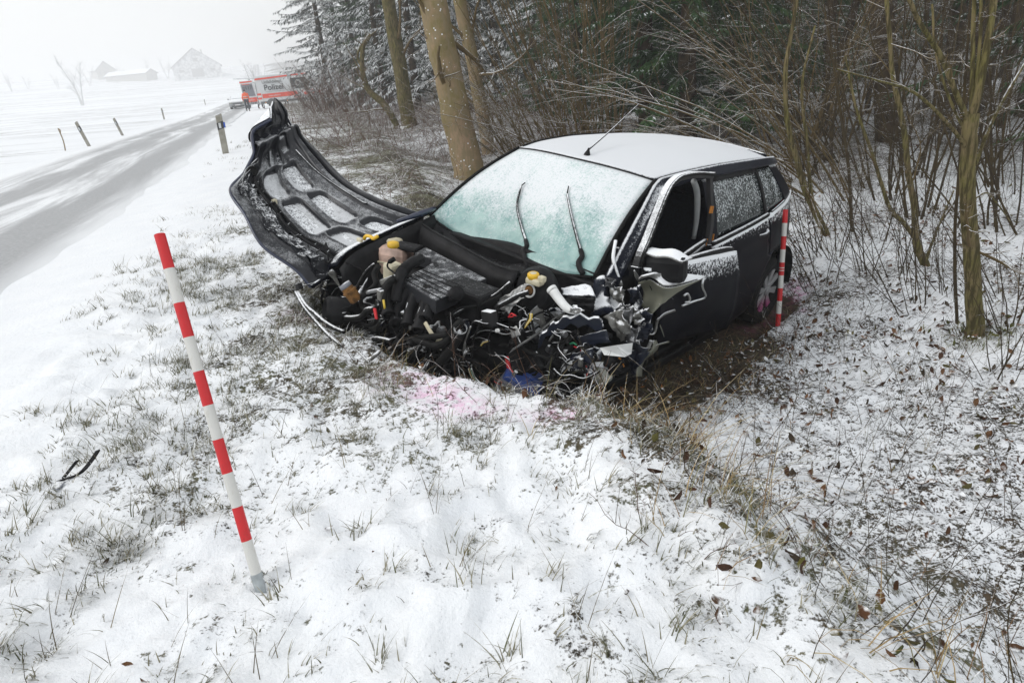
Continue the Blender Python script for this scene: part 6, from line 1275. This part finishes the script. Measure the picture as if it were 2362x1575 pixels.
# silver car seen head-on behind the van door
cb = px_ground(551, 71); c2 = empty('parked_car', cb, 'snow-covered silver car parked facing down the road beside the police van', 'car'); c2.rotation_euler = (0, 0, radians(12))
secs = [(0, .62, .30, .72), (.10, .80, .24, .84), (.9, .86, .24, .98), (1.25, .86, .24, 1.02), (1.95, .86, .24, 1.48), (3.3, .84, .24, 1.46), (3.9, .80, .24, 1.0), (4.1, .72, .30, .9)]
P = np.array([[(w * cos(a) * (1 - .18 * max(0, sin(a)) * (z1 > 1.2)) if True else 0, y, (z0 + z1) / 2 + (z1 - z0) / 2 * np.sign(sin(a)) * abs(sin(a)) ** .6) for a in np.linspace(-pi / 2, 1.5 * pi, 25)] for y, w, z0, z1 in secs]); P[..., 0] = np.sign(P[..., 0]) * np.abs(P[..., 0]) ** .55 * .86 ** .45
surf('body', P, M['silver'], c2)
mkp('nose', [P[0, i] for i in range(25)], [tuple(range(25))], M['silver'], c2); mkp('tail', [P[-1, i] for i in range(25)], [tuple(range(25))], M['silver'], c2)
mkp('windscreen', [(-.70, 1.26, 1.05), (.70, 1.26, 1.05), (.56, 1.86, 1.42), (-.56, 1.86, 1.42)], [(0, 1, 2, 3)], M['snowflat'], c2, solid=-.03)
gr = bx('grille', (0, .0, .60), (.9, .08, .16), M['vangrey'], c2, bevel=.02); bx('lower_intake', (0, -.01, .36), (1.2, .06, .18), M['vangrey'], c2, bevel=.02); bx('number_plate', (0, -.05, .48), (.5, .03, .10), M['whtext'], c2, bevel=.005)
for s in (-1, 1):
    bx('headlight', (s * .60, .02, .66), (.34, .10, .15), M['lens'], c2, Matrix.Rotation(radians(s * 10), 3, 'Z'), .03); bx('mirror', (s * .95, 1.35, 1.02), (.18, .10, .13), M['silver'], c2, bevel=.03)
    for y in (.75, 3.3): lathe('wheel', [(0, .05), (.19, .06), (.21, .09), (.29, .10), (.31, .05), (.31, -.08), (.2, -.1)], (s * .70, y, .31), (s, 0, 0), M['rub'], c2, 22)
# officers
M['hivis'] = plain('orange_jacket', (.95, .13, .03), .7, 0, .1, 8); M['hiband'] = plain('reflective_band', (.72, .72, .68), .5); M['navy'] = plain('navy_trousers', (.025, .030, .045), .8); M['skin'] = plain('skin', (.45, .27, .20), .6); M['boot'] = plain('black_boots', (.015, .015, .015), .6); M['hair'] = plain('dark_cap', (.03, .03, .035), .8)
def skin_mesh(name, verts, edges, radii, mat, parent, sub=1):
    me = bpy.data.meshes.new(name); me.from_pydata([tuple(map(float, v)) for v in verts], edges, []); me.update()
    o = link(name, me, parent, mat); m = o.modifiers.new('skin', 'SKIN'); m.use_smooth_shade = True
    for i, r_ in enumerate(radii): d_ = me.skin_vertices[0].data[i]; d_.radius = (r_, r_) if np.ndim(r_) == 0 else r_; d_.use_root = (i == 0)
    s_ = o.modifiers.new('sub', 'SUBSURF'); s_.levels = sub; s_.render_levels = sub; return o
def officer(p, label, rz, jacket='hivis', arms=((.26, -.02, 1.12), (.22, .18, 1.02)), stride=.16, h=1.0):
    root = empty('person', p, label, 'person', rotz=rz); root.scale = (h, h, h)
    a, b_ = stride, -stride; (e1, e2) = arms
    V = [(0, 0, .98), (0, .0, 1.2), (0, .01, 1.42), (0, .02, 1.52), (0, .03, 1.66), (-.10, 0, .92), (-.11, a * .5, .50), (-.11, a * .6, .10), (-.11, a * .6 + .14, .04), (.10, 0, .92), (.11, b_ * .5, .50), (.11, b_ * .9, .10), (.11, b_ * .9 + .14, .04),
         (-.19, .0, 1.42), (-e1[0], e1[1], e1[2]), (-e1[0] + .02, e1[1] + .10, e1[2] - .24), (-e1[0] + .03, e1[1] + .13, e1[2] - .31), (.19, 0, 1.42), (e1[0], e1[1], e1[2]), (e2[0], e2[1], e2[2] - .14), (e2[0] - .03, e2[1] + .05, e2[2] - .18)]
    E_ = [(0, 1), (1, 2), (2, 3), (3, 4), (0, 5), (5, 6), (6, 7), (7, 8), (0, 9), (9, 10), (10, 11), (11, 12), (2, 13), (13, 14), (14, 15), (15, 16), (2, 17), (17, 18), (18, 19), (19, 20)]
    R_ = [.13, .13, .14, .06, .10, .085, .06, .045, .04, .085, .06, .045, .04, .06, .05, .04, .028, .06, .05, .04, .028]
    for hand, dirx in ((16, 1), (20, -1)):
        w_ = np.array(V[hand])
        for k_ in range(5): V.append(tuple(w_ + [(k_ - 2) * .016, .02 + (.03 if k_ == 4 else 0), -.075 + .012 * abs(k_ - 2)])); E_.append((hand, len(V) - 1)); R_.append(.009)
    skin_mesh('body', V, E_, R_, M['skin'], root)
    J = [V[0], V[1], V[2], (0, .015, 1.50), V[13], V[14], V[15], V[17], V[18], V[19]]; J[0] = (0, 0, .90)
    skin_mesh('jacket', J, [(0, 1), (1, 2), (2, 3), (2, 4), (4, 5), (5, 6), (2, 7), (7, 8), (8, 9)], [(.20, .17), (.195, .16), (.20, .15), .08, .085, .075, .06, .085, .075, .06], M[jacket], root)
    tr_ = [V[0], V[5], V[6], V[7], V[9], V[10], V[11]]; skin_mesh('trousers', tr_, [(0, 1), (1, 2), (2, 3), (0, 4), (4, 5), (5, 6)], [.15, .11, .085, .072, .11, .085, .072], M['navy'], root)
    for i in (7, 11): skin_mesh('boot', [V[i], np.array(V[i]) + [0, .0, -.05], V[i + 1]], [(0, 1), (1, 2)], [.06, .055, .045], M['boot'], root)
    if jacket == 'hivis':
        for z in (1.02, 1.22): lathe('reflective_band', [(.215, -.02), (.222, -.02), (.222, .02), (.215, .02)], (0, 0, z), (0, 0, 1), M['hiband'], root, 20)
    lathe('cap', [(.095, -.02), (.108, .01), (.100, .06), (.06, .10), (0, .11)], (0, .025, 1.68), (0, 0, 1), M['hair'], root, 16); lathe('collar', [(.075, 0), (.09, .0), (.085, .07), (.075, .07)], (0, .015, 1.48), (0, 0, 1), M[jacket], root, 14)
officer(px_ground(573, 63.5), 'person in orange jacket and dark trousers seen from behind by the van', radians(20))
officer(px_ground(603, 67.3), 'person half hidden behind the open rear door of the van', radians(-60), 'navy', stride=.3); officer(px_ground(662, 69.5), 'person standing behind the middle of the van, only legs showing', radians(100), 'navy')
# ------------------------------------------------------------------ far farm and trees in the snowfall
M['barnwall_hazed'] = plain('barn_boards_hazed', (.70, .70, .70), .9, 0, .25, .8); M['barnroof'] = snowy('snowy_tiles', (.45, .44, .44), .85, 0, .45, .9, .3, .6); M['barndoor_hazed'] = plain('barn_door_hazed', (.48, .47, .46), .9); M['plaster'] = plain('pale_plaster', (.55, .54, .51), .8, 0, .1, 1)  # barn wall and door colours are paled to imitate fading into the haze
def house(p, w, l, h, rh, rz, label, wall='barnwall_hazed', name='barn', eave=.8):
    r = empty(name, p, label, 'building', rotz=rz); z0 = -1.5
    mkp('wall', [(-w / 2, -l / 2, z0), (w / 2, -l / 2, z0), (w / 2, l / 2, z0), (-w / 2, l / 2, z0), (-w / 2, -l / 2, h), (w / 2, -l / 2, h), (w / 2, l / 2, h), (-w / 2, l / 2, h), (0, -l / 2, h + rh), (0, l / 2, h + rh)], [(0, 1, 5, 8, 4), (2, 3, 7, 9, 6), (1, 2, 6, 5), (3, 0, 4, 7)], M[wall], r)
    e = eave; k = rh / (w / 2)
    for s in (-1, 1): mkp('roof', [(0, -l / 2 - e, h + rh + .15), (s * (w / 2 + e), -l / 2 - e, h - k * e + .15), (s * (w / 2 + e), l / 2 + e, h - k * e + .15), (0, l / 2 + e, h + rh + .15)], [(0, 1, 2, 3)], M['barnroof'], r, solid=.3)
    dr_ = bx('door', (0, -l / 2 - .05, h * .38), (w * .25, .12, h * .76), M['barndoor_hazed'], r, bevel=.02); bx('handle', (w * .08, -l / 2 - .14, h * .36), (.1, .08, .5), M['chrome'], dr_)
    for x in (-w * .32, w * .32):
        wi = bx('window', (x, -l / 2 - .04, h * .6), (w * .10, .1, h * .22), M['barndoor_hazed'], r, bevel=.02); bx('sill', (x, -l / 2 - .12, h * .48), (w * .12, .2, .12), M['plaster'], wi)
    bx('gable_window', (0, -l / 2 - .04, h + rh * .35), (w * .10, .1, rh * .2), M['barndoor_hazed'], r, bevel=.02); bx('chimney', (w * .15, l * .2, h + rh * .9), (.8, .8, 2.2), M['plaster'], r)
def far(px, py, Y): d = aty(px, py, Y); return np.array([d[0], Y, gz(d[0], Y)])
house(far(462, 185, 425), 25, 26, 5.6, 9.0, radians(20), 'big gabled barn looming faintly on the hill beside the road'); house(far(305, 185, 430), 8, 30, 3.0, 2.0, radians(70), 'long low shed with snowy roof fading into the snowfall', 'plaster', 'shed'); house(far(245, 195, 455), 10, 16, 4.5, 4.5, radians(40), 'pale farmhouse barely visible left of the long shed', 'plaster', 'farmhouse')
M['twig_hazed'] = snowy('twigs_hazed', (.55, .55, .55), .9, 0, .1, .8, .6, 1.5)  # pale grey base paints haze fade into far trees; snow lies on top
def far_tree(p, h, label, seed, group=None):
    r = empty('bare_tree', p, label, 'tree', group); g = np.random.default_rng(seed); P, R = grow(g, np.array([[0, 0, -.6], [.3, 0, -.6]]), np.array([[-.15, 0, 1.], [.18, 0, 1]]), np.array([h, h * .9]), np.array([.22, .18]) * h / 9, 9, .06)
    V, q = tubes(P, R, 7); mk('trunk', V, q, None, M['twig_hazed'], r, True); P1, R1 = offshoot(g, P, R, 16, .42, 7, .25, .7, .35, .12, .45); P2, R2 = offshoot(g, P1, R1, 8, .5, 5, .2, .7, .1, .15, .5, rmin=.01); P3, R3 = offshoot(g, P2, R2, 4, .6, 4, .2, .7, .0, .15, .6, rmin=.008)
    Vs, qs, o_ = [], [], 0
    for PP, R_ in ((P1, R1), (P2, R2), (P3, R3)): V, q = tubes(PP, R_, 3); Vs.append(V); qs.append(q + o_); o_ += len(V)
    mk('crown', np.concatenate(Vs), np.concatenate(qs), None, M['twig_hazed'], r)
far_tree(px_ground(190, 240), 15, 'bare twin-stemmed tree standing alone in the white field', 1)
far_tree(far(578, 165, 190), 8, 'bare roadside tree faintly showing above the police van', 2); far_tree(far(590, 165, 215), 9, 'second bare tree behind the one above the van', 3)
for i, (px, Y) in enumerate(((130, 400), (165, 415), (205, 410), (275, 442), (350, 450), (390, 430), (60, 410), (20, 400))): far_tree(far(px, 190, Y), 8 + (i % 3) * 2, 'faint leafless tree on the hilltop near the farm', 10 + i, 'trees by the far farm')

# ------------------------------------------------------------------ snow-laden air
def build_haze():
    t = NT('snowy_air'); t.n.remove(t.p)
    v = t.n.new('ShaderNodeVolumePrincipled'); v.inputs['Color'].default_value = (.985, .99, 1, 1); v.inputs['Density'].default_value = HAZE
    v.inputs['Anisotropy'].default_value = 0.0
    t.l(v.outputs[0], t.out.inputs['Volume'])
    o = bx('haze', (0, 300, 14), (1500, 840, 38), t.m, None, bevel=0)
    return tag(o, kind='stuff')
HAZE = 0.0022
build_haze()
